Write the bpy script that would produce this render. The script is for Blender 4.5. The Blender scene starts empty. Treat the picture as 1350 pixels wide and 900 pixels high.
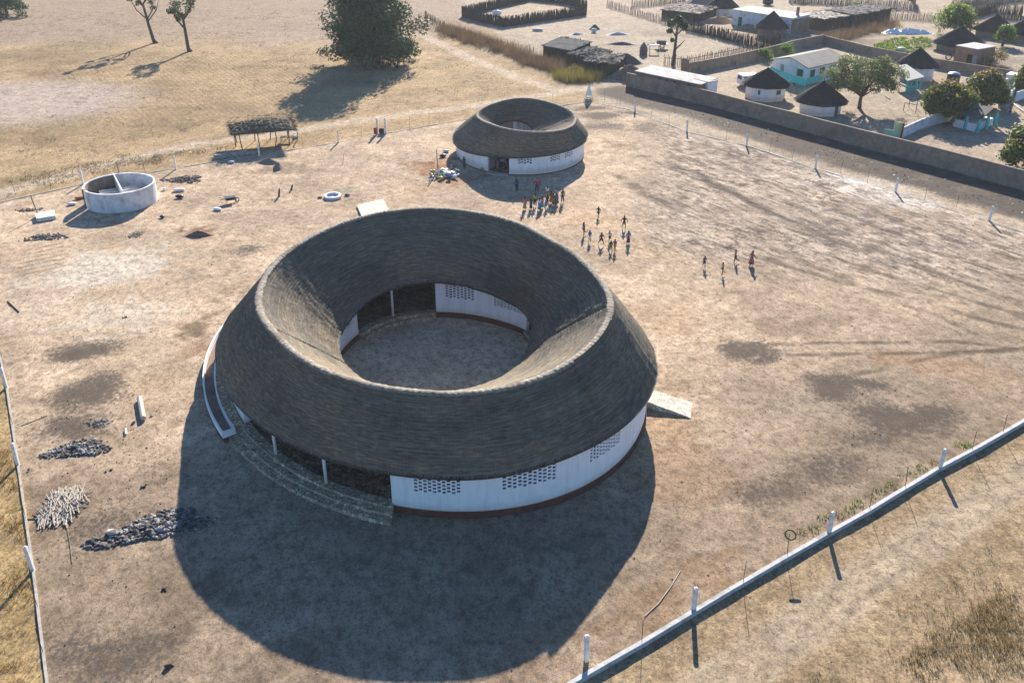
import bpy, math, random
import numpy as np
R = math.radians
random.seed(7); rng = np.random.default_rng(7)
scene = bpy.context.scene
COL = scene.collection

# ------------------------------------------------------------------ survey: the drone camera and a ground-point helper
F_PX, PITCH, H_CAM = 1209.0, R(28.3), 36.0
cP, sP = math.cos(PITCH), math.sin(PITCH)
def g(px, py, z=0.0):
    u = (px-675)/F_PX; v = (450-py)/F_PX
    d = (u, cP+v*sP, -sP+v*cP); t = (z-H_CAM)/d[2]
    return np.array([d[0]*t, d[1]*t])
def g3(px, py, z=0.0):
    a = g(px, py, z); return (a[0], a[1], z)
SUN_AZ, SUN_EL = R(7.4), R(24.7)          # sun stands beyond the scene, slightly right
SUNDIR = np.array([math.sin(SUN_AZ)*math.cos(SUN_EL), math.cos(SUN_AZ)*math.cos(SUN_EL), math.sin(SUN_EL)])

# ------------------------------------------------------------------ materials
MATS = {}
def nodes_of(name):
    m = bpy.data.materials.new(name); m.use_nodes = True
    nt = m.node_tree; nt.nodes.clear()
    out = nt.nodes.new('ShaderNodeOutputMaterial'); b = nt.nodes.new('ShaderNodeBsdfPrincipled')
    nt.links.new(b.outputs[0], out.inputs[0])
    b.inputs['Specular IOR Level'].default_value = 0.2
    return m, nt, b, out
def N(nt, kind, **kw):
    n = nt.nodes.new(kind)
    for k, v in kw.items():
        if k in n.inputs: n.inputs[k].default_value = v
        else: setattr(n, k, v)
    return n
def ramp(nt, fac, stops):
    r = nt.nodes.new('ShaderNodeValToRGB'); e = r.color_ramp.elements
    while len(e) < len(stops): e.new(0.5)
    for i, (p, c) in enumerate(stops):
        e[i].position = p; e[i].color = (*c, 1) if len(c) == 3 else c
    nt.links.new(fac, r.inputs[0]); return r
def noise_mat(name, c1, c2, scale=3.0, rough=0.85, bump=0.0, detail=6, c3=None, scale2=None, coord='Object', stretch=(1,1,1), spec=0.2, bdist=0.05):
    if name in MATS: return MATS[name]
    m, nt, b, out = nodes_of(name)
    tc = N(nt, 'ShaderNodeTexCoord'); mp = N(nt, 'ShaderNodeMapping'); mp.inputs['Scale'].default_value = stretch
    nt.links.new(tc.outputs[coord], mp.inputs[0])
    n = N(nt, 'ShaderNodeTexNoise', Scale=scale, Detail=detail, Roughness=0.62); nt.links.new(mp.outputs[0], n.inputs['Vector'])
    r = ramp(nt, n.outputs[0], [(0.3, c1), (0.7, c2)]); col = r.outputs[0]
    if c3 is not None:
        n2 = N(nt, 'ShaderNodeTexNoise', Scale=scale2 or scale*0.2, Detail=4); nt.links.new(mp.outputs[0], n2.inputs['Vector'])
        r2 = ramp(nt, n2.outputs[0], [(0.5, (0,0,0)), (0.68, (1,1,1))])
        mx = N(nt, 'ShaderNodeMix', data_type='RGBA'); nt.links.new(r2.outputs[0], mx.inputs[0]); nt.links.new(col, mx.inputs[6]); mx.inputs[7].default_value = (*c3, 1)
        col = mx.outputs[2]
    nt.links.new(col, b.inputs['Base Color']); b.inputs['Roughness'].default_value = rough
    b.inputs['Specular IOR Level'].default_value = spec
    if bump:
        bp = N(nt, 'ShaderNodeBump', Strength=bump, Distance=bdist); nt.links.new(n.outputs[0], bp.inputs['Height']); nt.links.new(bp.outputs[0], b.inputs['Normal'])
    MATS[name] = m; return m

WHITE = noise_mat('white_limewash', (.70,.70,.69), (.82,.82,.81), 1.2, .8, .15, c3=(.62,.60,.56), scale2=.5)
WHITE_POST = noise_mat('post_white', (.66,.66,.64), (.82,.82,.80), 6, .8, .2, c3=(.45,.43,.40), scale2=2.5)
OLDWHITE = noise_mat('old_limewash', (.50,.51,.52), (.74,.74,.73), 2.2, .85, .3, c3=(.38,.38,.38), scale2=1.1)
BASE_RED = noise_mat('plinth_red', (.085,.034,.024), (.15,.060,.040), 2.5, .9, .3)
CEMENT = noise_mat('cement', (.30,.28,.25), (.42,.40,.36), 3, .9, .25)
MUD = noise_mat('mud_brick', (.20,.15,.11), (.32,.245,.18), 1.5, .95, .5, c3=(.16,.125,.095), scale2=.35)
MUDRED = noise_mat('mud_brick_red', (.20,.13,.09), (.30,.20,.15), 2, .95, .4, c3=(.14,.10,.08), scale2=.5)
COB = None
DARKWOOD = noise_mat('dark_wood', (.035,.026,.02), (.09,.068,.05), 5, .9, .4, stretch=(1,1,.2))
GREYWOOD = noise_mat('weathered_stick', (.10,.085,.07), (.26,.22,.185), 9, .9, .4)
PALEWOOD = noise_mat('pale_stick', (.28,.24,.19), (.55,.49,.41), 7, .85, .3)
STONE = noise_mat('dark_stone', (.022,.021,.022), (.19,.175,.16), 2.2, .85, .4, c3=(.38,.35,.32), scale2=2.6)
TIN = noise_mat('tin_sheet', (.22,.23,.24), (.42,.42,.42), 1.3, .8, .1, c3=(.24,.17,.12), scale2=.6, spec=.1)
TINDARK = noise_mat('tin_rusty', (.10,.095,.09), (.20,.185,.17), 1.0, .92, .15, c3=(.16,.10,.065), scale2=.5, spec=.03)
TEAL = noise_mat('teal_paint', (.02,.36,.34), (.05,.50,.46), 2, .6, .05)
GREENP = noise_mat('green_shutter', (.012,.07,.05), (.03,.12,.085), 3, .6, .05)
RED = noise_mat('red_paint', (.30,.03,.02), (.42,.06,.04), 4, .6)
BLACKP = noise_mat('black_plastic', (.008,.012,.02), (.02,.026,.04), 3, .35, spec=.5)
RUST = noise_mat('rusty_iron', (.08,.035,.02), (.17,.075,.045), 9, .85, .2)
DARK = noise_mat('dark_opening', (.008,.008,.009), (.015,.014,.014), 3, .9)
TARP = noise_mat('white_tarp', (.62,.66,.68), (.80,.80,.76), 1.5, .6, .3)
BARK = noise_mat('bark', (.05,.038,.03), (.13,.10,.08), 7, .95, .6, stretch=(1,1,.3))
RUBBER = noise_mat('rubber', (.015,.014,.013), (.035,.032,.03), 8, .9)
STRAWROPE = noise_mat('ridge_straw', (.13,.11,.085), (.43,.375,.29), 4.0, .9, .5, c3=(.16,.135,.10), scale2=.5)

def thatch_mat(name, cdark, cmid, clight):
    m, nt, b, out = nodes_of(name)
    uv = N(nt, 'ShaderNodeUVMap'); uv.uv_map = 'UVMap'
    def noise(sx, sy, scale, det=4):
        mp = N(nt, 'ShaderNodeMapping'); mp.inputs['Scale'].default_value = (sx, sy, 1); nt.links.new(uv.outputs[0], mp.inputs[0])
        n = N(nt, 'ShaderNodeTexNoise', Scale=scale, Detail=det, Roughness=.65); nt.links.new(mp.outputs[0], n.inputs['Vector']); return n.outputs[0]
    n1 = noise(1.3, 8.0, 1.0)            # courses
    n2 = noise(14, 1.2, 1.0, 3)          # straw strands
    n3 = noise(.16, .30, 1.0, 5)         # broad weathering
    a = N(nt, 'ShaderNodeMath', operation='MULTIPLY_ADD'); nt.links.new(n2, a.inputs[0]); a.inputs[1].default_value = .25; 
    k = N(nt, 'ShaderNodeMath', operation='MULTIPLY'); nt.links.new(n1, k.inputs[0]); k.inputs[1].default_value = .75; nt.links.new(k.outputs[0], a.inputs[2])
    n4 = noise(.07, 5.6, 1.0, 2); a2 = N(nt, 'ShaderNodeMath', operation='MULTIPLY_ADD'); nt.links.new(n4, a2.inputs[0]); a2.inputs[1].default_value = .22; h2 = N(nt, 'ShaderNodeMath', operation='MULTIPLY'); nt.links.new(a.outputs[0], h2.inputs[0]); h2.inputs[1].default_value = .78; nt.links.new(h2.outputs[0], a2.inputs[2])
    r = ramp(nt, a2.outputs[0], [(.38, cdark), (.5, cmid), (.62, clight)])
    r3 = ramp(nt, n3, [(.33, (.66,.68,.72)), (.5,(1,1,1)), (.68, (1.30,1.20,1.06))])
    mx = N(nt, 'ShaderNodeMix', data_type='RGBA', blend_type='MULTIPLY'); mx.inputs[0].default_value = 1
    nt.links.new(r.outputs[0], mx.inputs[6]); nt.links.new(r3.outputs[0], mx.inputs[7]); nt.links.new(mx.outputs[2], b.inputs['Base Color'])
    bp = N(nt, 'ShaderNodeBump', Strength=.7, Distance=.06); nt.links.new(a.outputs[0], bp.inputs['Height']); nt.links.new(bp.outputs[0], b.inputs['Normal'])
    b.inputs['Roughness'].default_value = .95; b.inputs['Specular IOR Level'].default_value = .1
    return m
def plaster():
    m, nt, b, out = nodes_of('plaster_dusty'); tc = N(nt, 'ShaderNodeTexCoord'); sx = N(nt, 'ShaderNodeSeparateXYZ'); nt.links.new(tc.outputs['Object'], sx.inputs[0])
    n = N(nt, 'ShaderNodeTexNoise', Scale=1.4, Detail=6, Roughness=.7); nt.links.new(tc.outputs['Object'], n.inputs['Vector'])
    mp = N(nt, 'ShaderNodeMapping'); mp.inputs['Scale'].default_value = (2.2,2.2,.25); nt.links.new(tc.outputs['Object'], mp.inputs[0])
    n2 = N(nt, 'ShaderNodeTexNoise', Scale=1.2, Detail=5, Roughness=.7); nt.links.new(mp.outputs[0], n2.inputs['Vector'])
    a = N(nt, 'ShaderNodeMath', operation='MULTIPLY_ADD'); nt.links.new(n.outputs[0], a.inputs[0]); a.inputs[1].default_value = -1.1; nt.links.new(sx.outputs[2], a.inputs[2])
    f = ramp(nt, a.outputs[0], [(.0,(1,1,1)),(.5,(0,0,0))]); base = ramp(nt, n2.outputs[0], [(.30,(.69,.685,.67)),(.55,(.81,.81,.80))])
    mx = N(nt, 'ShaderNodeMix', data_type='RGBA'); k = N(nt, 'ShaderNodeMath', operation='MULTIPLY'); nt.links.new(f.outputs[0], k.inputs[0]); k.inputs[1].default_value = .55; nt.links.new(k.outputs[0], mx.inputs[0])
    nt.links.new(base.outputs[0], mx.inputs[6]); mx.inputs[7].default_value = (.50,.42,.33,1); nt.links.new(mx.outputs[2], b.inputs['Base Color']); b.inputs['Roughness'].default_value = .85
    bp = N(nt, 'ShaderNodeBump', Strength=.25, Distance=.03); nt.links.new(n.outputs[0], bp.inputs['Height']); nt.links.new(bp.outputs[0], b.inputs['Normal']); return m
PLASTER = plaster()
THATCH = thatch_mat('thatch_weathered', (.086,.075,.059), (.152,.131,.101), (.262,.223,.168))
THATCHDK = thatch_mat('thatch_old_dark', (.012,.013,.015), (.026,.027,.030), (.060,.058,.056))

def cobble_mat(name, c1, c2, mortar, scale=4.0):
    m, nt, b, out = nodes_of(name)
    tc = N(nt, 'ShaderNodeTexCoord')
    v = N(nt, 'ShaderNodeTexVoronoi', Scale=scale); nt.links.new(tc.outputs['Object'], v.inputs['Vector'])
    ve = N(nt, 'ShaderNodeTexVoronoi', feature='DISTANCE_TO_EDGE', Scale=scale); nt.links.new(tc.outputs['Object'], ve.inputs['Vector'])
    sep = N(nt, 'ShaderNodeSeparateColor'); nt.links.new(v.outputs['Color'], sep.inputs[0])
    r = ramp(nt, sep.outputs[0], [(0, c1), (.55, c2), (1, tuple(min(1, x*1.5) for x in c2))])
    e = ramp(nt, ve.outputs[0], [(.03, (1,1,1)), (.09, (0,0,0))])
    mx = N(nt, 'ShaderNodeMix', data_type='RGBA'); nt.links.new(e.outputs[0], mx.inputs[0]); nt.links.new(r.outputs[0], mx.inputs[6]); mx.inputs[7].default_value = (*mortar, 1)
    nt.links.new(mx.outputs[2], b.inputs['Base Color']); b.inputs['Roughness'].default_value = .8
    bp = N(nt, 'ShaderNodeBump', Strength=.6, Distance=.05); nt.links.new(ve.outputs[0], bp.inputs['Height']); nt.links.new(bp.outputs[0], b.inputs['Normal'])
    return m
COB = cobble_mat('cobble_steps', (.30,.225,.135), (.46,.365,.24), (.15,.12,.085), 3.6)
TILEBROWN = cobble_mat('broken_tile_floor', (.07,.045,.028), (.21,.14,.085), (.035,.028,.022), 3.0)
TILEPALE = cobble_mat('broken_tile_pale', (.42,.38,.30), (.60,.55,.43), (.32,.28,.22), 4.5)

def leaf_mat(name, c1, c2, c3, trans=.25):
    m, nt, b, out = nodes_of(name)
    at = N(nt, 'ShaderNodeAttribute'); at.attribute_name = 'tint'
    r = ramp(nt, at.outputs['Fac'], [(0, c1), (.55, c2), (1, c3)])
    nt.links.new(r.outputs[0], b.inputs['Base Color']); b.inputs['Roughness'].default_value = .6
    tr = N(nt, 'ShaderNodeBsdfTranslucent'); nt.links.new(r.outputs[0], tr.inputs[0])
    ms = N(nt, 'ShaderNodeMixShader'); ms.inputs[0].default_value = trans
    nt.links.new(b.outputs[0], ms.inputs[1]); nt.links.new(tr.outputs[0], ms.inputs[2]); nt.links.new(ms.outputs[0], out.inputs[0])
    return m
LEAF_DARK = leaf_mat('leaf_dark', (.030,.060,.026), (.060,.102,.040), (.14,.19,.062))
LEAF_MANGO = leaf_mat('leaf_mango', (.030,.062,.016), (.075,.128,.028), (.30,.19,.060), .40)
LEAF_BRIGHT = leaf_mat('leaf_bright', (.050,.095,.018), (.12,.20,.030), (.28,.32,.05), .45)
LEAF_ACACIA = leaf_mat('leaf_acacia', (.085,.105,.042), (.165,.19,.072), (.26,.28,.10), .35)
LEAF_YELLOW = leaf_mat('leaf_yellow', (.13,.11,.030), (.26,.21,.055), (.36,.30,.10))
REED = leaf_mat('reed_dry', (.15,.095,.05), (.27,.17,.085), (.38,.27,.15), .15)
GRASSM = leaf_mat('grass_dry', (.22,.17,.09), (.38,.29,.15), (.50,.41,.24), .2)
GRASSGOLD = leaf_mat('grass_gold', (.11,.065,.02), (.33,.21,.06), (.50,.36,.14), .2)
GRASSBROWN = leaf_mat('grass_brown', (.20,.15,.095), (.30,.23,.14), (.40,.31,.195), .15)
TWIG = leaf_mat('twig_grey', (.07,.058,.046), (.13,.11,.088), (.21,.18,.145), .0)

# ------------------------------------------------------------------ mesh helpers
def link(o): COL.objects.link(o); return o
def tag(o, label=None, cat=None, group=None, kind=None):
    if label: o['label'] = label
    if cat: o['category'] = cat
    if group: o['group'] = group
    if kind: o['kind'] = kind
    return o
def empty(name, loc, label, cat, group=None):
    o = bpy.data.objects.new(name, None); o.location = loc; o.empty_display_size = .3; link(o)
    return tag(o, label, cat, group)
class MB:
    def __init__(s): s.v = []; s.f = []; s.mi = []; s.uv = {}
    def add(s, vs, fs, m=0):
        b = len(s.v); s.v += [tuple(map(float, p)) for p in vs]
        for f in fs: s.f.append(tuple(b+i for i in f)); s.mi.append(m)
        return b
    def box(s, c, d, rz=0.0, m=0, tilt=None):
        hx, hy, hz = d[0]/2, d[1]/2, d[2]/2; ca, sa = math.cos(rz), math.sin(rz); vs = []
        for z in (-hz, hz):
            for x, y in ((-hx,-hy),(hx,-hy),(hx,hy),(-hx,hy)):
                p = np.array([x, y, z])
                if tilt is not None: p = tilt @ p
                vs.append((c[0]+p[0]*ca-p[1]*sa, c[1]+p[0]*sa+p[1]*ca, c[2]+p[2]))
        s.add(vs, [(0,3,2,1),(4,5,6,7),(0,1,5,4),(1,2,6,5),(2,3,7,6),(3,0,4,7)], m)
    def hexa(s, bot, top, m=0):
        s.add(list(bot)+list(top), [(0,3,2,1),(4,5,6,7),(0,1,5,4),(1,2,6,5),(2,3,7,6),(3,0,4,7)], m)
    def tube(s, pts, rad, n=6, m=0, caps=True):
        pts = [np.array(p, float) for p in pts]; k = len(pts)
        if np.isscalar(rad): rad = [rad]*k
        vs = []
        for i, p in enumerate(pts):
            t = pts[min(i+1, k-1)]-pts[max(i-1, 0)]; t = t/(np.linalg.norm(t)+1e-9)
            a = np.array([0,0,1.]) if abs(t[2]) < .9 else np.array([1.,0,0])
            u = np.cross(t, a); u /= np.linalg.norm(u); w = np.cross(t, u)
            for j in range(n):
                an = 2*math.pi*j/n; vs.append(p+rad[i]*(math.cos(an)*u+math.sin(an)*w))
        fs = [(i*n+j, i*n+(j+1) % n, (i+1)*n+(j+1) % n, (i+1)*n+j) for i in range(k-1) for j in range(n)]
        if caps: fs += [tuple(range(n))[::-1], tuple((k-1)*n+j for j in range(n))]
        s.add(vs, fs, m)
    def lathe(s, c, prof, n=24, m=0, ph0=0.0, closed=True, jit=None):
        vs = []
        for r, z in prof:
            for j in range(n):
                a = ph0+2*math.pi*j/n; q = r*(1+(jit[j] if jit is not None else 0))
                vs.append((c[0]+q*math.cos(a), c[1]+q*math.sin(a), c[2]+z))
        k = len(prof)
        fs = [(i*n+j, i*n+(j+1) % n, (i+1)*n+(j+1) % n, (i+1)*n+j) for i in range(k-1) for j in range(n)]
        s.add(vs, fs, m)
    def stone(s, c, r, m=0, flat=.7):
        ph = (1+5**.5)/2
        vs = np.array([(-1,ph,0),(1,ph,0),(-1,-ph,0),(1,-ph,0),(0,-1,ph),(0,1,ph),(0,-1,-ph),(0,1,-ph),(ph,0,-1),(ph,0,1),(-ph,0,-1),(-ph,0,1)])/1.9
        A = np.linalg.qr(rng.normal(size=(3,3)))[0]
        vs = (vs*(1+rng.uniform(-.28,.28,(12,1)))*np.array([1,rng.uniform(.6,1),rng.uniform(.45,.9)])) @ A.T*r
        vs[:,2] *= flat
        fs = [(0,11,5),(0,5,1),(0,1,7),(0,7,10),(0,10,11),(1,5,9),(5,11,4),(11,10,2),(10,7,6),(7,1,8),(3,9,4),(3,4,2),(3,2,6),(3,6,8),(3,8,9),(4,9,5),(2,4,11),(6,2,10),(8,6,7),(9,8,1)]
        s.add(vs+np.array(c), fs, m)
    def build(s, name, mats, parent=None, origin=None, smooth=False, world=True, label=None):
        o0 = np.zeros(3)
        if parent is not None and world:
            p = parent
            while p is not None: o0 = o0+np.array(p.location); p = p.parent
        elif origin is not None: o0 = np.array(origin, float)
        me = bpy.data.meshes.new(name)
        vs = (np.array(s.v).reshape(-1,3)-o0)
        me.from_pydata(vs.tolist(), [], s.f)
        mats = mats if isinstance(mats, (list, tuple)) else [mats]
        for mm in mats: me.materials.append(mm)
        if len(mats) > 1: me.polygons.foreach_set('material_index', s.mi)
        if smooth: me.polygons.foreach_set('use_smooth', [True]*len(me.polygons))
        me.update()
        o = bpy.data.objects.new(name, me); link(o)
        if parent is not None: o.parent = parent
        elif origin is not None: o.location = origin
        if label: o['label'] = label
        return o
def fast_mesh(name, V, Q, mat, tint=None, parent=None, origin=(0,0,0), uv=None, smooth=False, tri=False):
    k = Q.shape[1]
    me = bpy.data.meshes.new(name); me.vertices.add(len(V)); me.vertices.foreach_set('co', (V-np.array(origin)).astype(np.float32).ravel())
    me.loops.add(Q.size); me.loops.foreach_set('vertex_index', Q.astype(np.int32).ravel())
    me.polygons.add(len(Q)); me.polygons.foreach_set('loop_start', np.arange(0, Q.size, k, dtype=np.int32))
    me.update(calc_edges=True)
    if tint is not None:
        at = me.attributes.new('tint', 'FLOAT', 'FACE'); at.data.foreach_set('value', tint.astype(np.float32))
    if uv is not None:
        l = me.uv_layers.new(name='UVMap'); l.data.foreach_set('uv', uv[Q.ravel()].astype(np.float32).ravel())
    if smooth: me.polygons.foreach_set('use_smooth', np.ones(len(Q), bool))
    me.materials.append(mat); me.validate()
    o = bpy.data.objects.new(name, me); link(o)
    if parent is not None: o.parent = parent
    else: o.location = origin
    return o

ORD = ['first','second','third','fourth','fifth','sixth','seventh','eighth','ninth','tenth','eleventh','twelfth','thirteenth','fourteenth','fifteenth','sixteenth','seventeenth','eighteenth']

# value noise in numpy
def vnoise(x, y, s, seed=0):
    r = np.random.default_rng(seed).random((256,256)); X = x/s; Y = y/s
    xi = np.floor(X).astype(int); yi = np.floor(Y).astype(int); fx = X-xi; fy = Y-yi
    fx = fx*fx*(3-2*fx); fy = fy*fy*(3-2*fy)
    a = r[xi%256, yi%256]; b = r[(xi+1)%256, yi%256]; c = r[xi%256, (yi+1)%256]; d = r[(xi+1)%256, (yi+1)%256]
    return (a*(1-fx)+b*fx)*(1-fy)+(c*(1-fx)+d*fx)*fy
def fbm(x, y, s, seed=0, o=4):
    t = 0; w = 0
    for i in range(o): t = t+vnoise(x+17*i, y-9*i, s/2**i, seed+i)/1.7**i; w += 1/1.7**i
    return t/w

# ------------------------------------------------------------------ GROUND: one sheet to the horizon, soil colours surveyed per vertex
def axis(lo, a, b, hi, fine, mid):
    p = list(np.arange(a, b, fine))
    q = list(np.arange(b, hi, mid)); l = list(np.arange(a, lo, -mid))[1:][::-1]
    far = [hi*1.0+d for d in (10,30,80,200,500,1200,3000)]; near = [lo-d for d in (3000,1200,500,200,80,30,10)]
    return np.array(near+l+p+q+far)
xs = axis(-170, -48, 66, 190, .26, 1.1); ys = axis(-20, 27, 128, 330, .26, .7)
X, Y = np.meshgrid(xs, ys)
def seg_dist(X, Y, pts):
    D = np.full(X.shape, 1e9)
    for (ax, ay), (bx, by) in zip(pts[:-1], pts[1:]):
        dx, dy = bx-ax, by-ay; t = np.clip(((X-ax)*dx+(Y-ay)*dy)/(dx*dx+dy*dy), 0, 1)
        D = np.minimum(D, np.hypot(X-ax-t*dx, Y-ay-t*dy))
    return D
def W(l): return [tuple(g(*p)) for p in l]
sst = lambda e0, e1, x: (lambda t: t*t*(3-2*t))(np.clip((x-e0)/(e1-e0), 0, 1))
def inpoly(X, Y, poly):
    ins = np.zeros(X.shape, bool); n = len(poly)
    for i in range(n):
        x1, y1 = poly[i]; x2, y2 = poly[(i+1) % n]
        c = ((y1 > Y) != (y2 > Y)) & (X < (x2-x1)*(Y-y1)/((y2-y1) if y2 != y1 else 1e-9)+x1); ins ^= c
    return ins
n_big = fbm(X, Y, 22, 1); n_mid = fbm(X, Y, 6, 11); n_sml = fbm(X, Y, 1.6, 21); n_fine = fbm(X, Y, .7, 31, 3)
# wobbly coordinates, so zone borders are ragged
Xw = X+(fbm(X, Y, 5, 41)-.5)*3; Yw = Y+(fbm(X, Y, 5, 51)-.5)*3
def lerp(C, c, m): return C*(1-m[..., None])+np.array(c)*m[..., None]
SAND = np.array([.425,.345,.275])
C = np.ones(X.shape+(3,))*SAND
C = C*(.62+.76*n_mid[..., None])*(.80+.40*n_big[..., None])*(.80+.40*n_sml[..., None])
grass = np.zeros(X.shape); rows = np.zeros(X.shape)
FENCE_BACK = W([(-60,280),(0,267),(110,243),(232,222),(345,204),(446,188),(503,177),(600,160),(700,146),(776,134),(830,145)])
FENCE_RIGHT = W([(830,145),(905.5,174),(983.8,192),(1074.7,222),(1180.5,253),(1304,291),(1400,322)])
FENCE_LEFT = W([(-12,420),(0,470),(9,511),(24,613),(44,752),(62,900),(72,980)])
WALL_LOW = W([(560,1010),(700,931),(845,848),(1000,755),(1146,672),(1290,590),(1350,556),(1500,470)])
compound = [tuple(p) for p in FENCE_BACK]+FENCE_RIGHT[1:]+[(75,85)]+WALL_LOW[::-1]+[(-22,20)]+FENCE_LEFT[::-1]
inside = inpoly(Xw*.25+X*.75, Yw*.25+Y*.75, compound)
left_field = (~inside) & (Y > 60) & (X < np.interp(Y, [60,140,158,180,235,330], [-20,14,14,3,-9,-25]))
m = left_field.astype(float)
straw = np.array([.345,.25,.138])
C = np.where(left_field[..., None], straw*(.55+.9*n_mid[..., None])*(.75+.5*n_big[..., None]), C); grass = np.maximum(grass, m*.9)
grey = m*sst(.50, .62, fbm(X, Y, 26, 61))*sst(175, 205, Yw); C = lerp(C, (.36,.27,.20), grey*.75)
far_grey = m*sst(195, 215, Y+18*(fbm(X,Y,40,5)-.5)-.10*(X+60)); C = lerp(C, (.30,.225,.165), far_grey*.8)
greypatch = m*(1-sst(.55, 1.2, np.hypot((Xw+80)/22, (Yw-148)/17))); C = lerp(C, (.40,.325,.27), greypatch*.9); grass -= greypatch*.6
rows = m*(1-sst(.8, 1.1, np.hypot((Xw+58)/32, (Yw-162)/30)))*(1-greypatch)
C = lerp(C, straw*1.22, m*(1-sst(1.5, 4.5, seg_dist(Xw, Yw, W([(-40,232),(60,215),(150,200),(260,178),(310,162)]))))*.6)
for pl, w, k in ([(-30,262),(60,240),(160,212),(250,192),(330,182),(420,168),(520,152),(600,143),(700,128),(760,119),(824,112)], 1.6, .85), ([(555,46),(610,72),(670,98),(730,118),(800,114)], 1.5, .8):
    C = lerp(C, (.47,.38,.285), (1-sst(w*.5, w*1.3, seg_dist(Xw*.4+X*.6, Yw*.4+Y*.6, W(pl))))*k*np.where(inside, 0, 1))
# strip outside the left fence, ground outside the low wall with its dirt road
ls = (~inside) & (Y <= 66) & (X < -10); C = np.where(ls[..., None], np.array([.36,.26,.125])*(.6+.75*n_sml[..., None]), C); grass = np.where(ls, 1, grass)
br = (~inside) & (Y < 100) & (X > -10)
C = np.where(br[..., None], np.array([.335,.247,.148])*(.62+.75*n_mid[..., None]), C); grass = np.where(br, .8, grass)
road = seg_dist(Xw*.25+X*.75, Yw*.25+Y*.75, W([(860,960),(1000,868),(1120,780),(1230,708),(1350,632),(1500,540)]))
C = lerp(C, (.385,.305,.21), (1-sst(.9, 1.9, road))*br*.9); grass -= (1-sst(.9, 1.9, road))*br*.6
C = lerp(C, (.30,.235,.165), (1-sst(.10, .40, np.abs(road-.75)))*br*.7*sst(.3,.5,n_mid)); C = lerp(C, (.27,.205,.12), sst(1.9,2.6,road)*(1-sst(2.6,4.2,road))*br*.5)
# village yard and far farm land
vill = (~inside) & (Y > 90) & (~left_field)
C = np.where(vill[..., None], np.array([.345,.28,.205])*(.78+.45*n_mid[..., None])*(.88+.24*n_big[..., None]), C); grass = np.where(vill, .15, grass)
farv = vill*sst(196, 204, Y); C = lerp(C, (.38,.295,.215), farv*.5*sst(.4,.6,n_big))
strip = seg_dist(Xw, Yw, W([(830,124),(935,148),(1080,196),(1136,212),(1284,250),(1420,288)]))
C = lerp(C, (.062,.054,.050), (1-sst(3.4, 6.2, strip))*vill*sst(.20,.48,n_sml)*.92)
path_r = seg_dist(X, Y, W([(840,140),(905,165),(984,184),(1075,212),(1180,243),(1304,281),(1400,312)]))
C = lerp(C, (.43,.335,.23), (1-sst(.4, 1.0, path_r))*vill*.7)
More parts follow.
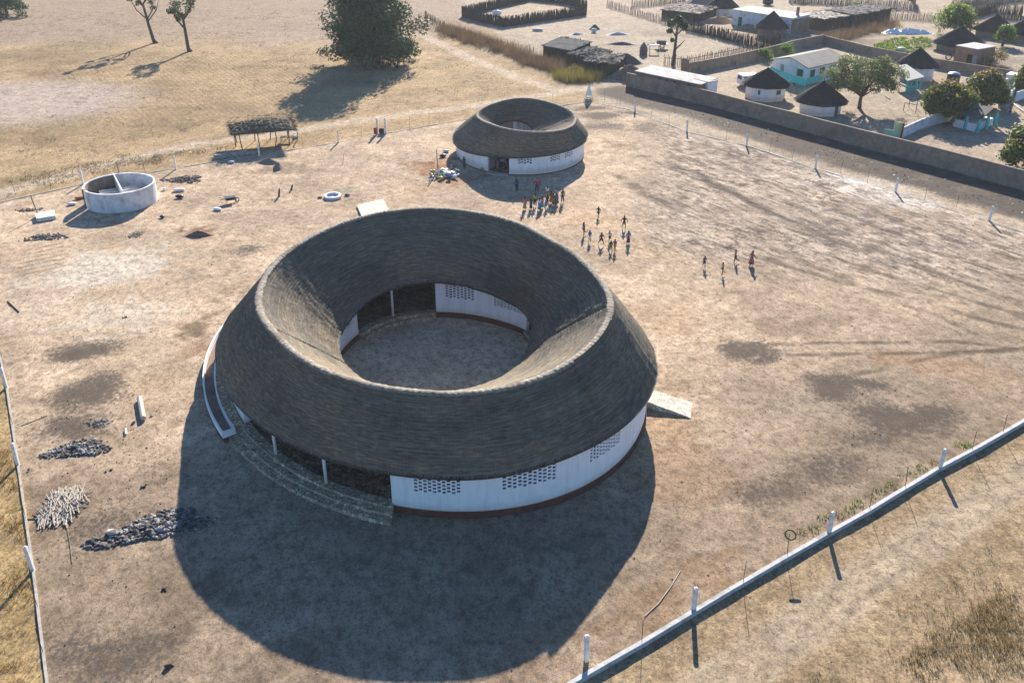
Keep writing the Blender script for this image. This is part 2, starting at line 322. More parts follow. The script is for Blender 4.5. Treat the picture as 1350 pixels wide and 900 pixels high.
# patches inside the compound: (px, py, rx m, ry m, angle deg, colour, strength)
PAT = [(985,458,2.6,1.7,0,(.13,.105,.08),.8),(1005,472,1.5,.9,20,(.12,.095,.07),.6),(1040,430,3,2,10,(.24,.19,.14),.4),(1098,512,2.1,1.6,-20,(.14,.11,.085),.8),(1130,505,1.8,.7,-15,(.15,.12,.09),.7),
 (1185,552,3.2,2.2,-10,(.16,.125,.09),.75),(1150,575,3,1.6,20,(.22,.18,.14),.5),(1230,545,2,1.2,0,(.15,.12,.09),.7),(1080,620,3.5,2,25,(.24,.19,.15),.55),(1000,650,2.6,1.6,20,(.26,.21,.165),.5),
 (112,462,2.8,1.5,12,(.17,.13,.095),.8),(115,518,3.0,2.3,10,(.18,.132,.092),.75),(100,560,2.6,1.6,0,(.17,.13,.095),.65),(255,430,1.8,2.6,-15,(.22,.165,.115),.65),(262,462,1.6,1.2,0,(.25,.16,.11),.6),(332,330,1.5,1.3,0,(.22,.175,.13),.7),(305,385,1.5,2.2,-20,(.24,.185,.13),.5),
 (60,640,2,2.6,0,(.24,.185,.14),.5),(145,690,3,2,0,(.20,.16,.125),.5),(240,800,3,2,0,(.27,.215,.17),.5),(150,860,4,1.6,0,(.20,.155,.12),.55),(350,870,3,1.6,0,(.28,.22,.18),.4),
 (130,352,7.0,5.0,20,(.53,.49,.45),.85),(150,415,6,4,0,(.55,.49,.43),.65),(50,410,4,5,0,(.53,.46,.38),.5),(190,330,3,2,0,(.50,.44,.36),.4),(185,515,3,2.2,20,(.50,.40,.30),.6),(150,470,2.6,1,15,(.50,.41,.31),.4),
 (50,355,2.6,3,0,(.32,.25,.19),.3),(580,222,2.4,3.6,10,(.30,.17,.10),.75),(560,216,2.6,1.4,0,(.27,.16,.10),.6),(545,250,2.4,2,0,(.40,.27,.18),.4),(600,238,1.6,3,0,(.32,.19,.12),.6),(262,306,1.9,1.6,0,(.24,.16,.115),.8),(455,250,1.8,1,0,(.28,.27,.22),.6),(375,222,3.4,2.6,0,(.25,.20,.15),.6),(325,228,3,2,0,(.33,.26,.19),.4),
 (790,153,3.4,1.9,0,(.17,.135,.11),.75),(778,143,3,1.6,0,(.18,.14,.115),.7),(800,166,3.2,1.6,0,(.22,.175,.14),.6),(837,149,2.6,1,0,(.15,.11,.085),.8),(850,168,2.5,3,0,(.24,.19,.15),.5),(815,192,3,3,30,(.26,.20,.155),.5),(905,182,2.2,1.4,0,(.52,.45,.38),.6),
 (1120,240,7,3.0,-20,(.78,.73,.67),.85),(1180,262,6,2.4,-25,(.70,.65,.59),.7),(1010,225,7,3,-25,(.50,.42,.35),.45),(900,200,5,2,-20,(.50,.42,.35),.5),(1100,330,10,3,-25,(.48,.40,.33),.35),(1240,480,4.5,1.8,-20,(.48,.32,.22),.55),(1300,500,3,2,0,(.46,.35,.26),.4),(1060,545,6,2.6,10,(.47,.40,.33),.35),
 (890,560,3,3.5,0,(.48,.35,.24),.6),(900,620,4,4,0,(.46,.33,.235),.5),(880,420,4,4,-30,(.48,.37,.265),.5),(780,290,4,3,-30,(.50,.38,.26),.6),(850,330,5,3,-30,(.50,.39,.28),.5),(640,300,4,2.4,0,(.46,.35,.24),.4),(960,385,4,1.5,0,(.33,.26,.195),.5),(930,760,3,2,30,(.42,.29,.19),.5),(860,800,3,1.5,30,(.40,.29,.20),.5),(700,870,4,1.6,20,(.32,.24,.18),.4),(55,700,1.6,2,0,(.26,.20,.15),.5)]
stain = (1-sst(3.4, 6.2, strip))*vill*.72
for px, py, rx, ry, an, c, k in PAT:
    cx, cy = g(px, py); a = R(an); dx = Xw*.5+X*.5-cx; dy = Yw*.5+Y*.5-cy
    u = dx*math.cos(a)+dy*math.sin(a); v = -dx*math.sin(a)+dy*math.cos(a)
    if c[0] < .27 and not c[0]-c[2] > .095:
        stain = np.maximum(stain, (1-sst(.15, 1.55, np.hypot(u/rx, v/ry)+(n_sml-.5)*.9+(n_mid-.5)*.5))*min(1.05, k*1.25*(1 if c[0] < .2 else .8))*np.where(inside, 1, .3)); C = lerp(C, (.20,.16,.12), (1-sst(.2, 1.4, np.hypot(u/rx, v/ry)+(n_sml-.5)*1.2+(n_fine-.5)*.8))*k*.6*np.where(inside, 1, .2)); continue
    d = np.hypot(u/rx, v/ry); d = d+(n_sml-.5)*1.5+(n_fine-.5)*1.3+(n_mid-.5)*.6
    c = tuple(q*(.68 if c[0] < .23 else 1) for q in c); C = lerp(C, c, (1-sst(.50, 1.25, d))*np.minimum(1,k*1.25)*np.where(inside, 1, .3))
for px, py, rx, ry, c, k in [(1190,58,10,7,(.19,.15,.105),.85),(1110,50,13,5,(.17,.13,.085),.8),(760,96,11,4.5,(.16,.13,.10),.7),(1300,82,11,7,(.20,.155,.11),.75),(1330,30,16,12,(.22,.175,.13),.7),(1150,22,22,9,(.23,.18,.135),.6),(940,47,15,4,(.20,.155,.11),.7),(1207,104,6,5,(.27,.17,.115),.7),(1252,110,5,5,(.34,.21,.15),.7),(1060,112,7,3,(.25,.20,.16),.6),(850,60,8,4,(.30,.25,.20),.5),(690,35,16,9,(.36,.30,.235),.5),(900,20,10,7,(.24,.19,.14),.6),(1010,55,8,3,(.16,.125,.09),.7)]:
    cx, cy = g(px, py); d = np.hypot((Xw-cx)/rx, (Yw-cy)/ry)+(n_sml-.5)*1.4+(n_mid-.5)*1.2; C = lerp(C, c, (1-sst(.5, 1.25, d))*k*vill)
# vehicle tracks and drag marks
TRK = [([(1017,453),(1120,452),(1250,450),(1350,460)],.16,.5),([(1040,468),(1180,466),(1350,462)],.16,.5),([(1113,497),(1180,482),(1250,467),(1350,458)],.16,.45),([(1230,400),(1290,420),(1350,434)],.2,.5),([(1180,398),(1240,418),(1290,443)],.18,.4),([(1293,400),(1350,420)],.2,.5),
 ([(826,243),(893,280)],.35,.6),([(804,227),(850,250),(900,278)],.3,.5),([(893,220),(960,250),(1010,280),(1070,304)],.4,.6),([(847,205),(930,240),(1066,301),(1180,352)],.3,.5),([(1060,290),(1150,325),(1260,370),(1350,402)],.3,.5),([(906,311),(960,328),(1010,342),(1100,370),(1200,392)],.22,.55),([(968,295),(1010,306),(1100,340),(1200,372),(1350,415)],.22,.45),([(930,210),(1000,235),(1100,275),(1200,318),(1350,370)],.35,.4),([(960,205),(1060,240),(1180,290),(1350,345)],.3,.4),([(1000,250),(1090,290),(1200,335)],.3,.4),
 ([(880,260),(960,300),(1060,345),(1180,395)],.25,.35),([(1000,205),(1100,236),(1200,280),(1350,330)],.3,.35)]
for pl, w, k in TRK:
    w = w*1.5+.05; d = seg_dist(X+(n_sml-.5)*.5, Y+(n_sml-.5)*.5, W(pl)); C = lerp(C, (.13,.10,.08), (1-sst(w*.4, w*1.5, d))*min(1,k*1.5)*sst(.28,.50,fbm(X,Y,1.8,77)))
    C = lerp(C, (.50,.43,.36), (1-sst(.1,.35,np.abs(d-w*2.2)))*k*.5)
tr_zone = inside*sst(0, 10, (X-6)-.2*(Y-75))*sst(72, 84, Y+.25*X-10)
an = R(-56); u = X*math.cos(an)+Y*math.sin(an); v = -X*math.sin(an)+Y*math.cos(an)
stk = fbm(u*.16, v, .9, 91, 4); C = lerp(C, (.17,.135,.11), tr_zone*sst(.48,.62,stk)*.22); C = lerp(C, (.13,.105,.085), tr_zone*sst(.53,.60,fbm(u*.25+9, v, .42, 97, 3))*sst(.40,.55,n_mid)*.85); C = lerp(C, (.55,.48,.41), tr_zone*sst(.50,.64,fbm(u*.25+40, v, .8, 95))*.5)
C = lerp(C, (.14,.115,.10), tr_zone*sst(.55,.66,fbm(u*.6, v, .75, 101, 3))*sst(.42,.56,fbm(X,Y,9,103))*.7); C = C*(1-tr_zone[..., None]*np.array([.06,.03,-.04]))
# seed-bed furrows by the round latrine
for i in range(7):
    p0, p1 = (22, 350+i*-5.2+14), (84, 337+i*-5.2+14)
    C = lerp(C, (.21,.165,.125), (1-sst(.06,.28,seg_dist(X, Y+(n_sml-.5)*.4, W([p0,p1]))))*.6)
# courtyard soil is set lighter and browner than the yard
C = lerp(C, (.62,.49,.36), (1-sst(.9,1.0,np.hypot((X+6.1)/8.5,(Y-62.5)/10))).astype(float)*.8)
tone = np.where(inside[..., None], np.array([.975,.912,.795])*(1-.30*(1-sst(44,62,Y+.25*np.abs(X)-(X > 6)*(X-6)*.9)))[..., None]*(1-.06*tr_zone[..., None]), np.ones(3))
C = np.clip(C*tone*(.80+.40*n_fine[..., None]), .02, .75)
gz = (n_sml-.5)*.05+(n_fine-.5)*.02
idx = np.arange(X.size).reshape(X.shape)
Qd = np.stack([idx[:-1,:-1], idx[:-1,1:], idx[1:,1:], idx[1:,:-1]], -1).reshape(-1, 4)
def ground_mat():
    m, nt, b, out = nodes_of('soil')
    at = N(nt, 'ShaderNodeAttribute'); at.attribute_name = 'soil'; mk = N(nt, 'ShaderNodeAttribute'); mk.attribute_name = 'cover'
    sep = N(nt, 'ShaderNodeSeparateColor'); nt.links.new(mk.outputs['Color'], sep.inputs[0])
    tc = N(nt, 'ShaderNodeTexCoord')
    def noise(s, d=6, st=(1,1,1), r=.65, rot=0):
        mp = N(nt, 'ShaderNodeMapping'); mp.inputs['Scale'].default_value = st; mp.inputs['Rotation'].default_value = (0,0,rot); nt.links.new(tc.outputs['Object'], mp.inputs[0])
        n = N(nt, 'ShaderNodeTexNoise', Scale=s, Detail=d, Roughness=r); nt.links.new(mp.outputs[0], n.inputs['Vector']); return n.outputs[0]
    def mul(a, bb, f=None):
        mx = N(nt, 'ShaderNodeMix', data_type='RGBA', blend_type='MULTIPLY'); mx.inputs[0].default_value = 1
        if f is not None: nt.links.new(f, mx.inputs[0])
        nt.links.new(a, mx.inputs[6]); nt.links.new(bb, mx.inputs[7]); return mx.outputs[2]
    n1 = noise(1.4, 9, (1,.8,1), .72); n2 = noise(8, 7, (1,.75,1), .75); n3 = noise(.35, 6, (1,1,1), .6)
    c = mul(at.outputs['Color'], ramp(nt, n1, [(.35,(.64,.62,.60)),(.50,(1,1,1)),(.64,(1.20,1.20,1.20))]).outputs[0])
    c = mul(c, ramp(nt, n2, [(.35,(.58,.56,.54)),(.48,(1,1,1)),(.64,(1.18,1.18,1.17))]).outputs[0])
    c = mul(c, ramp(nt, n3, [(.35,(.86,.84,.82)),(.6,(1.06,1.06,1.06))]).outputs[0])
    # fibrous dry stubble where grass grows
    n4 = noise(3.2, 8, (1,1,1), .8); c = mul(c, ramp(nt, n4, [(.36,(.45,.42,.40)),(.52,(1,1,1)),(.68,(1.3,1.25,1.15))]).outputs[0], sep.outputs[0])
    # gritty burnt stains: the surveyed strength is broken up by fine noise
    n5 = noise(3.4, 8, (1,.7,1), .75); sb = N(nt, 'ShaderNodeMath', operation='MULTIPLY_ADD'); nt.links.new(n5, sb.inputs[0]); sb.inputs[1].default_value = 3.6; nt.links.new(mk.outputs['Alpha'], sb.inputs[2])
    mr = N(nt, 'ShaderNodeMapRange'); mr.inputs[1].default_value = 1.80; mr.inputs[2].default_value = 2.45; mr.inputs[4].default_value = .88; nt.links.new(sb.outputs[0], mr.inputs[0])
    mxs = N(nt, 'ShaderNodeMix', data_type='RGBA'); nt.links.new(mr.outputs[0], mxs.inputs[0]); nt.links.new(c, mxs.inputs[6]); mxs.inputs[7].default_value = (.085,.068,.054,1); c = mxs.outputs[2]
    # small dark clods and scuffs, drawn out along the way the vehicles drove
    mpc = N(nt, 'ShaderNodeMapping'); mpc.inputs['Scale'].default_value = (.32,1.15,1); mpr = N(nt, 'ShaderNodeMapping'); mpr.inputs['Rotation'].default_value = (0,0,R(56)); nt.links.new(tc.outputs['Object'], mpr.inputs[0]); nt.links.new(mpr.outputs[0], mpc.inputs[0])
    n6 = N(nt, 'ShaderNodeTexNoise', Scale=1.9, Detail=7, Roughness=.7); nt.links.new(mpc.outputs[0], n6.inputs['Vector'])
    c = mul(c, ramp(nt, n6.outputs[0], [(.37,(.34,.32,.31)),(.44,(.80,.79,.78)),(.50,(1,1,1)),(.60,(1.20,1.20,1.20))]).outputs[0], sep.outputs[2])
    # plough lines
    wv = N(nt, 'ShaderNodeTexWave', Scale=.36, Distortion=3.5, Detail=4); wv.inputs['Detail Scale'].default_value = 1.2
    mp = N(nt, 'ShaderNodeMapping'); mp.inputs['Rotation'].default_value = (0,0,R(ROWROT)); nt.links.new(tc.outputs['Object'], mp.inputs[0]); nt.links.new(mp.outputs[0], wv.inputs['Vector'])
    c = mul(c, ramp(nt, wv.outputs['Fac'], [(.2,(.90,.88,.86)),(.7,(1.03,1.03,1.03))]).outputs[0], sep.outputs[1])
    # scattered dark droppings and pebbles
    vo = N(nt, 'ShaderNodeTexVoronoi', Scale=.9); nt.links.new(tc.outputs['Object'], vo.inputs['Vector'])
    c = mul(c, ramp(nt, vo.outputs['Distance'], [(.035,(.35,.32,.30)),(.07,(1,1,1))]).outputs[0])
    nt.links.new(c, b.inputs['Base Color']); b.inputs['Roughness'].default_value = .95; b.inputs['Specular IOR Level'].default_value = .05
    ad = N(nt, 'ShaderNodeMath', operation='ADD'); nt.links.new(n2, ad.inputs[0]); nt.links.new(n1, ad.inputs[1])
    bp = N(nt, 'ShaderNodeBump', Strength=.55, Distance=.10); nt.links.new(ad.outputs[0], bp.inputs['Height']); nt.links.new(bp.outputs[0], b.inputs['Normal'])
    return m
_a = g(44,64); _b = g(95,129); ROWROT = -math.degrees(math.atan2(_b[1]-_a[1], _b[0]-_a[0]))+90
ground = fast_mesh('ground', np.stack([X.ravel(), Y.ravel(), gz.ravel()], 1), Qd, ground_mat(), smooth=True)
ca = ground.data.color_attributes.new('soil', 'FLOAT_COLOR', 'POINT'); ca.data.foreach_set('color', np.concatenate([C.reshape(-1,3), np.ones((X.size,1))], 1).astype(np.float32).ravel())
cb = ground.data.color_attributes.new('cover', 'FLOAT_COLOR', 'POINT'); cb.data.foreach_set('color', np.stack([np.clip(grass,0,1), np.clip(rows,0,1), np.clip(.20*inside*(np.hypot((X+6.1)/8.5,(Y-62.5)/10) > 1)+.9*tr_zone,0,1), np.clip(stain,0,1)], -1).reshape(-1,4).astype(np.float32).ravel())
tag(ground, kind='structure')

# ------------------------------------------------------------------ dry grass (stuff) and bushes
def blades(centers, n, h, spread, w, lean=.6):
    k = len(centers)*n; c = np.repeat(np.asarray(centers, float), n, 0)
    hh = np.repeat(np.broadcast_to(h, (len(centers),)), n)*rng.uniform(.5,1.15,k); sp = np.repeat(np.broadcast_to(spread, (len(centers),)), n)
    a = rng.uniform(0, 2*np.pi, k); r = sp*np.sqrt(rng.random(k)); base = np.stack([c[:,0]+r*np.cos(a), c[:,1]+r*np.sin(a), np.full(k, -.02)], 1)
    if c.shape[1] > 2: base[:,2] += c[:,2]
    b = a+rng.normal(0,.6,k); ln = hh*lean*rng.uniform(.1,1,k)
    tip = base+np.stack([ln*np.cos(b), ln*np.sin(b), hh], 1); o = rng.uniform(0, np.pi, k); wv = np.stack([np.cos(o), np.sin(o), 0*o], 1)*w*rng.uniform(.6,1.4,k)[:,None]
    V = np.stack([base-wv, base+wv, tip], 1).reshape(-1,3); return V, np.arange(3*k).reshape(-1,3)
def grass_obj(name, pts, n, h, spread, w, mat, lean=.6, kind='stuff', label=None, cat=None, group=None):
    V, Q = blades(pts, n, h, spread, w, lean); t = np.repeat(rng.random(len(pts)), n)*.6+rng.random(len(Q))*.4
    o = fast_mesh(name, V, Q, mat, t); return tag(o, label, cat, group, kind)
def scatter_px(n, poly, dens=None, seed=3):
    pts = []; r = np.random.default_rng(seed); w = [tuple(g(*p)) for p in poly]; xa = [p[0] for p in w]; ya = [p[1] for p in w]
    x = r.uniform(min(xa), max(xa), n*3); y = r.uniform(min(ya), max(ya), n*3); k = inpoly(x, y, w)
    if dens is not None: k &= fbm(x, y, dens[0], seed) > dens[1]
    return np.stack([x, y], 1)[k][:n]
grass_obj('dry_grass', np.concatenate([scatter_px(1500, [(1150,900),(1240,830),(1350,760),(1350,930),(1150,930)], (2.6,.52)), scatter_px(500, [(1000,930),(1200,790),(1350,690),(1350,930)], (3,.52), 5)])[::2], 8, .26, .26, .018, GRASSM, .8, label='dry straw-coloured grass beside the dirt road at the lower right', cat='grass')
grass_obj('golden_grass', np.concatenate([scatter_px(1400, [(-60,560),(18,600),(38,735),(54,900),(60,960),(-60,960)], (1.8,.47)), scatter_px(260, [(1240,830),(1350,750),(1350,860),(1260,900),(1200,890)], (1.5,.58), 8)]), 9, .34, .24, .018, GRASSGOLD, .8, label='golden dry grass along the left edge and lower right corner', cat='grass')
grass_obj('field_grass', np.concatenate([scatter_px(2600, [(0,150),(0,20),(420,10),(560,40),(700,120),(420,160),(310,172),(100,225),(0,245)], (5,.5), 12), scatter_px(900, [(0,240),(160,205),(300,182),(300,196),(110,236),(0,262)], (4,.5), 13)]), 6, .22, .6, .045, GRASSBROWN, .9, label='dry straw grass of the open field beyond the fence', cat='grass')
# weeds along the low wall
for i, (px, py) in enumerate([(1057,702),(1073,697),(1087,682),(1107,679),(1120,672),(1132,664),(1148,655),(1162,648),(1175,640),(1188,630),(1202,625),(1215,617),(1230,609),(1266,587),(1276,588)]):
    c = g(px, py); V, Q = blades(np.array([[*c]]), 46, .13+.05*(i % 3), .36, .03, 1.2)
    o = fast_mesh('weed_clump', V, Q, LEAF_BRIGHT if i % 3 else LEAF_YELLOW, rng.random(len(Q)), origin=(*c, 0))
    tag(o, f'low green weed clump beside the low white wall, {ORD[i]} counting up from the tyre', 'weed', 'weeds along the low wall')

# ------------------------------------------------------------------ THE TWO ROUND SCHOOL BUILDINGS
def smooth_table(tab, sig=9.0):
    a = np.array(sorted(tab)); ang = np.concatenate([a[-1:,0]-360, a[:,0], a[:1,0]+360]); val = np.concatenate([a[-1:,1], a[:,1], a[:1,1]])
    d = np.arange(0, 360, 1.0); v = np.interp(d, ang, val); k = np.exp(-.5*((np.arange(360)+180) % 360-180)**2/sig**2); k /= k.sum()
    v = np.real(np.fft.ifft(np.fft.fft(v)*np.fft.fft(k)))
    return lambda ph: np.interp(np.degrees(ph) % 360, np.arange(361), np.append(v, v[0]))
def ell(c, a, b, t):
    return (np.array(c), lambda ph: 1/np.sqrt((np.cos(ph-t)/a)**2+(np.sin(ph-t)/b)**2))
def polar(cr, ph, off=0.0, z=0.0):
    c, r = cr; q = r(ph)+off
    return np.stack([c[0]+q*np.cos(ph), c[1]+q*np.sin(ph), np.broadcast_to(z, np.shape(ph))*1.0], -1)
def ang_of(cr, px, py, z): d = g(px, py, z)-cr[0]; return math.atan2(d[1], d[0])

def thatch_surface(name, top, bot, mat, parent, n, courses, amp, bulge, seed, side=1, seams=(), steps=()):
    """top/bot: (n,3) rings; laid in overlapping courses, each course lip standing proud of the next."""
    ph = np.arange(n)/n*2*np.pi; rows = []; uv = []
    dirv = bot-top; L = np.linalg.norm(dirv, axis=1); rad = np.stack([np.cos(ph), np.sin(ph), 0*ph], 1)
    nrm = np.cross(dirv, np.cross(np.array([0,0,1.]), rad)); nrm /= np.linalg.norm(nrm, axis=1)[:,None]
    nrm *= np.sign(nrm[:,2:3]); u0 = np.cumsum(np.full(n, 2*np.pi/n))*np.mean(np.hypot(bot[:,0]-bot[:,0].mean(), bot[:,1]-bot[:,1].mean()))
    R0 = 16.0; cx = np.cos(ph)*R0; cy = np.sin(ph)*R0
    for k in range(courses+1):
        wob = (fbm(cx+k*31.7, cy+k*5.1, 3.0, seed)-.5)*.30+(fbm(cx+9*k, cy-7*k, .7, seed+3)-.5)*.35
        t = np.clip((k+(wob if 0 < k < courses else 0*wob))/courses, 0, 1)
        lump = (fbm(cx*1.0+40, cy+t*L, 2.2, seed+9)-.5)*.16+(fbm(cx+t*9, cy-t*4, .5, seed+19)-.5)*.05
        lift = amp*(.45+1.1*fbm(cx-3*k, cy+8*k, 1.3, seed+5))
        base = top+dirv*t[:,None]+nrm*(bulge*4*t*(1-t)+lump)[:,None]
        for a0, wd in seams:
            d = np.abs((ph-a0-.03*t+np.pi) % (2*np.pi)-np.pi); base = base-nrm*(.34*np.exp(-(d/wd)**2))[:,None]
        for a0, hgt in steps:
            d = (ph-a0+np.pi) % (2*np.pi)-np.pi; base = base+nrm*(hgt*(d > 0)*np.exp(-np.clip(d,0,9)*1.6))[:,None]
        pr = (base+nrm*lift[:,None]) if k > 0 else base
        rows.append(pr); uv.append(np.stack([u0, t*L], 1))
        if k < courses: rows.append(base); uv.append(np.stack([u0, t*L], 1))
    V = np.concatenate(rows); U = np.concatenate(uv); m = len(rows); i = np.arange(m*n).reshape(m, n); j = np.roll(i, -1, 1)
    Q = np.stack([i[:-1], j[:-1], j[1:], i[1:]], -1).reshape(-1,4)
    if side < 0: Q = Q[:, ::-1]
    return fast_mesh(name, V, Q, mat, parent=parent, origin=tuple(parent.location), uv=U)

STRAWLOOSE = noise_mat('straw_loose', (.085,.075,.060), (.27,.235,.185), 5, .95)
def straw_fringe(name, ring, out, parent, n, length, w, drop, lift=.0, seed=5):
    """loose straw ends along a thatch edge: ring (k,3), out (k,3) outward-and-down directions."""
    q = np.random.default_rng(seed); k = len(ring); f = q.uniform(0, k, n); i = f.astype(int) % k; t = (f-np.floor(f))[:,None]; P = ring[i]*(1-t)+ring[(i+1) % k]*t; D = out[i]+q.normal(0,.22,(n,3)); D[:,2] -= drop*q.random(n)
    D /= np.linalg.norm(D, axis=1)[:,None]; L = (length*q.uniform(.35,1.3,n))[:,None]; T = ring[(i+1) % k]-ring[i]; T /= np.linalg.norm(T, axis=1)[:,None]+1e-9; B = P-D*L*.35+q.normal(0,.03,(n,3))+np.array([0,0,lift]); ww = w*q.uniform(.6,1.6,n)[:,None]
    V = np.stack([B-T*ww, B+T*ww, B+D*L+T*q.normal(0,.06,n)[:,None]], 1).reshape(-1,3)
    return fast_mesh(name, V, np.arange(3*n).reshape(-1,3), STRAWLOOSE, parent=parent, origin=tuple(parent.location))
def fringes(crest, eave, ie, root, n):
    def unit(a): return a/np.linalg.norm(a, axis=1)[:,None]
    do, di = unit(eave-crest), unit(ie-crest)
    straw_fringe('eave_fringe', eave, do, root, 4*n, .26, .03, .5, seed=5); straw_fringe('inner_eave_fringe', ie, di, root, 3*n, .22, .03, .5, seed=6)
    rg = np.concatenate([crest+do*.22, crest[:1]+do[:1]*.22]); rg = crest+do*.25; straw_fringe('ridge_fringe', rg, do, root, 4*n, .34, .035, .0, .10, 7); straw_fringe('ridge_fringe', crest+di*.25, di, root, 4*n, .34, .035, .0, .10, 8)
def ridge(name, crest, mat, parent, ribs, w, h, n):
    ph = np.arange(n)/n*2*np.pi; rad = np.stack([np.cos(ph), np.sin(ph), 0*ph], 1); m = 12; rows = []
    k0 = len(crest); crest = np.stack([np.interp(ph, np.arange(k0+1)/k0*2*np.pi, np.append(crest[:,q], crest[0,q])) for q in range(3)], 1)
    for j in range(m):
        a = 2*np.pi*j/m; rib = 1+.10*np.sin(ribs*ph+2.2*math.sin(a)+5*fbm(np.cos(ph)*14, np.sin(ph)*14, 1.5, 8))*(fbm(np.cos(ph)*14, np.sin(ph)*14, .6, 9)+.3)+.30*(fbm(np.cos(ph)*14+j*.15, np.sin(ph)*14, .9, 3)-.5)+.5*(fbm(np.cos(ph)*14+j*.4, np.sin(ph)*14, .22, 4, 2)-.5)
        rows.append(crest+rad*(w*math.cos(a)*rib)[:,None]+np.array([0,0,1.])*(h*math.sin(a)*rib)[:,None]+np.array([0,0,h*.25]))
    V = np.concatenate(rows); i = np.arange(m*n).reshape(m, n); j = np.roll(i, -1, 1); i2 = np.roll(i, -1, 0); j2 = np.roll(j, -1, 0)
    Q = np.stack([i, j, j2, i2], -1).reshape(-1,4)
    return fast_mesh(name, V, Q, mat, parent=parent, origin=tuple(parent.location))

def ribbon_wall(mb, cr, a0, a1, z0, z1, thick, holes=None, step=R(.7), m=0):
    """curved wall from angle a0 to a1 with real thickness; holes=(cols, rows): staggered pierced bricks."""
    if holes is None:
        n = max(2, int(abs(a1-a0)/step)+1); ph = np.linspace(a0, a1, n+1); zz = [z0, z1]; keep = np.ones((n, 1), bool)
    else:
        nc, nr, mt, mb_ = holes; n = 7*nc+2; ph = np.linspace(a0, a1, n+1); nz = 5*nr+2
        hz = np.linspace(z0+mb_, z1-mt, nz+1); zz = [z0]+list(hz)+[z1]; keep = np.ones((n, len(zz)-1), bool)
        for i in range(n):
            if i % 7 in (2, 3, 4, 5, 6):
                o = 2 if (i//7) % 2 else 0
                for q in range(nz):
                    if (q-o) % 5 in (2, 3, 4) and 2+o <= q < 5*nr+(o and -3+o+1): keep[i, 1+q] = False
    ev = lambda z: z(ph) if callable(z) else z
    zz = [ev(z) for z in zz]
    out = np.stack([polar(cr, ph, 0, z) for z in zz], 1); inn = np.stack([polar(cr, ph, -thick, z) for z in zz], 1)
    A, B = out.shape[:2]; vid = lambda i, q, s: (i*B+q)*2+s
    vs = np.stack([out, inn], 2).reshape(-1,3); fs = []
    K = lambda i, q: 0 <= i < A-1 and 0 <= q < B-1 and keep[i, q]
    for i in range(A-1):
        for q in range(B-1):
            if not keep[i, q]: continue
            fs.append((vid(i,q,0), vid(i+1,q,0), vid(i+1,q+1,0), vid(i,q+1,0))); fs.append((vid(i,q,1), vid(i,q+1,1), vid(i+1,q+1,1), vid(i+1,q,1)))
            if not K(i-1,q): fs.append((vid(i,q,0), vid(i,q+1,0), vid(i,q+1,1), vid(i,q,1)))
            if not K(i+1,q): fs.append((vid(i+1,q,0), vid(i+1,q,1), vid(i+1,q+1,1), vid(i+1,q+1,0)))
            if not K(i,q-1): fs.append((vid(i,q,0), vid(i,q,1), vid(i+1,q,1), vid(i+1,q,0)))
            if not K(i,q+1): fs.append((vid(i,q+1,0), vid(i+1,q+1,0), vid(i+1,q+1,1), vid(i,q+1,1)))
    mb.add(vs, fs, m)
def wall_with_lattice(parent, cr, a0, a1, z0, z1, thick, wins, mat, name='outer_wall'):
    """wins: (angle from, angle to, z low, z high, cols, rows) sorted by angle; the pierced panels are parts of the wall."""
    mb = MB(); a = a0; ps = []
    for w0, w1, zl, zh, nc, nr in wins:
        ribbon_wall(mb, cr, a, w0, z0, z1, thick); ribbon_wall(mb, cr, w0, w1, z0, zl, thick); ribbon_wall(mb, cr, w0, w1, zh, z1, thick); a = w1
        p = MB(); ribbon_wall(p, cr, w0, w1, zl, zh, math.copysign(.10, thick), (nc, nr, .01, .01)); ps.append(p)
    ribbon_wall(mb, cr, a, a1, z0, z1, thick)
    w = mb.build(name, mat, parent)
    for p in ps: p.build('lattice_window', mat, w)
    return w
def annulus(mb, crA, offA, crB, offB, a0, a1, z, n=120, m=0, up=True, zB=None):
    ph = np.linspace(a0, a1, n+1); A = polar(crA, ph, offA, z); B = polar(crB, ph, offB, z if zB is None else zB)
    vs = np.concatenate([A, B]); fs = [(i, i+1, n+1+i+1, n+1+i) for i in range(n)]
    mb.add(vs, [f[::-1] for f in fs] if up else fs, m)
def curved_slab(mb, cr, o0, o1, a0, a1, z0, z1, n=60, m=0, z1b=None):
    ph = np.linspace(a0, a1, n+1); zt = np.linspace(z1, z1 if z1b is None else z1b, n+1)
    P = np.stack([polar(cr, ph, o0, z0), polar(cr, ph, o1, z0), polar(cr, ph, o1, zt), polar(cr, ph, o0, zt)], 1); vs = P.reshape(-1,3); fs = []
    for i in range(n):
        a, b = 4*i, 4*i+4
        for q in range(4): fs.append((a+q, b+q, b+(q+1) % 4, a+(q+1) % 4))
    fs += [(0,1,2,3), (4*n+3,4*n+2,4*n+1,4*n)]
    mb.add(vs, fs, m)

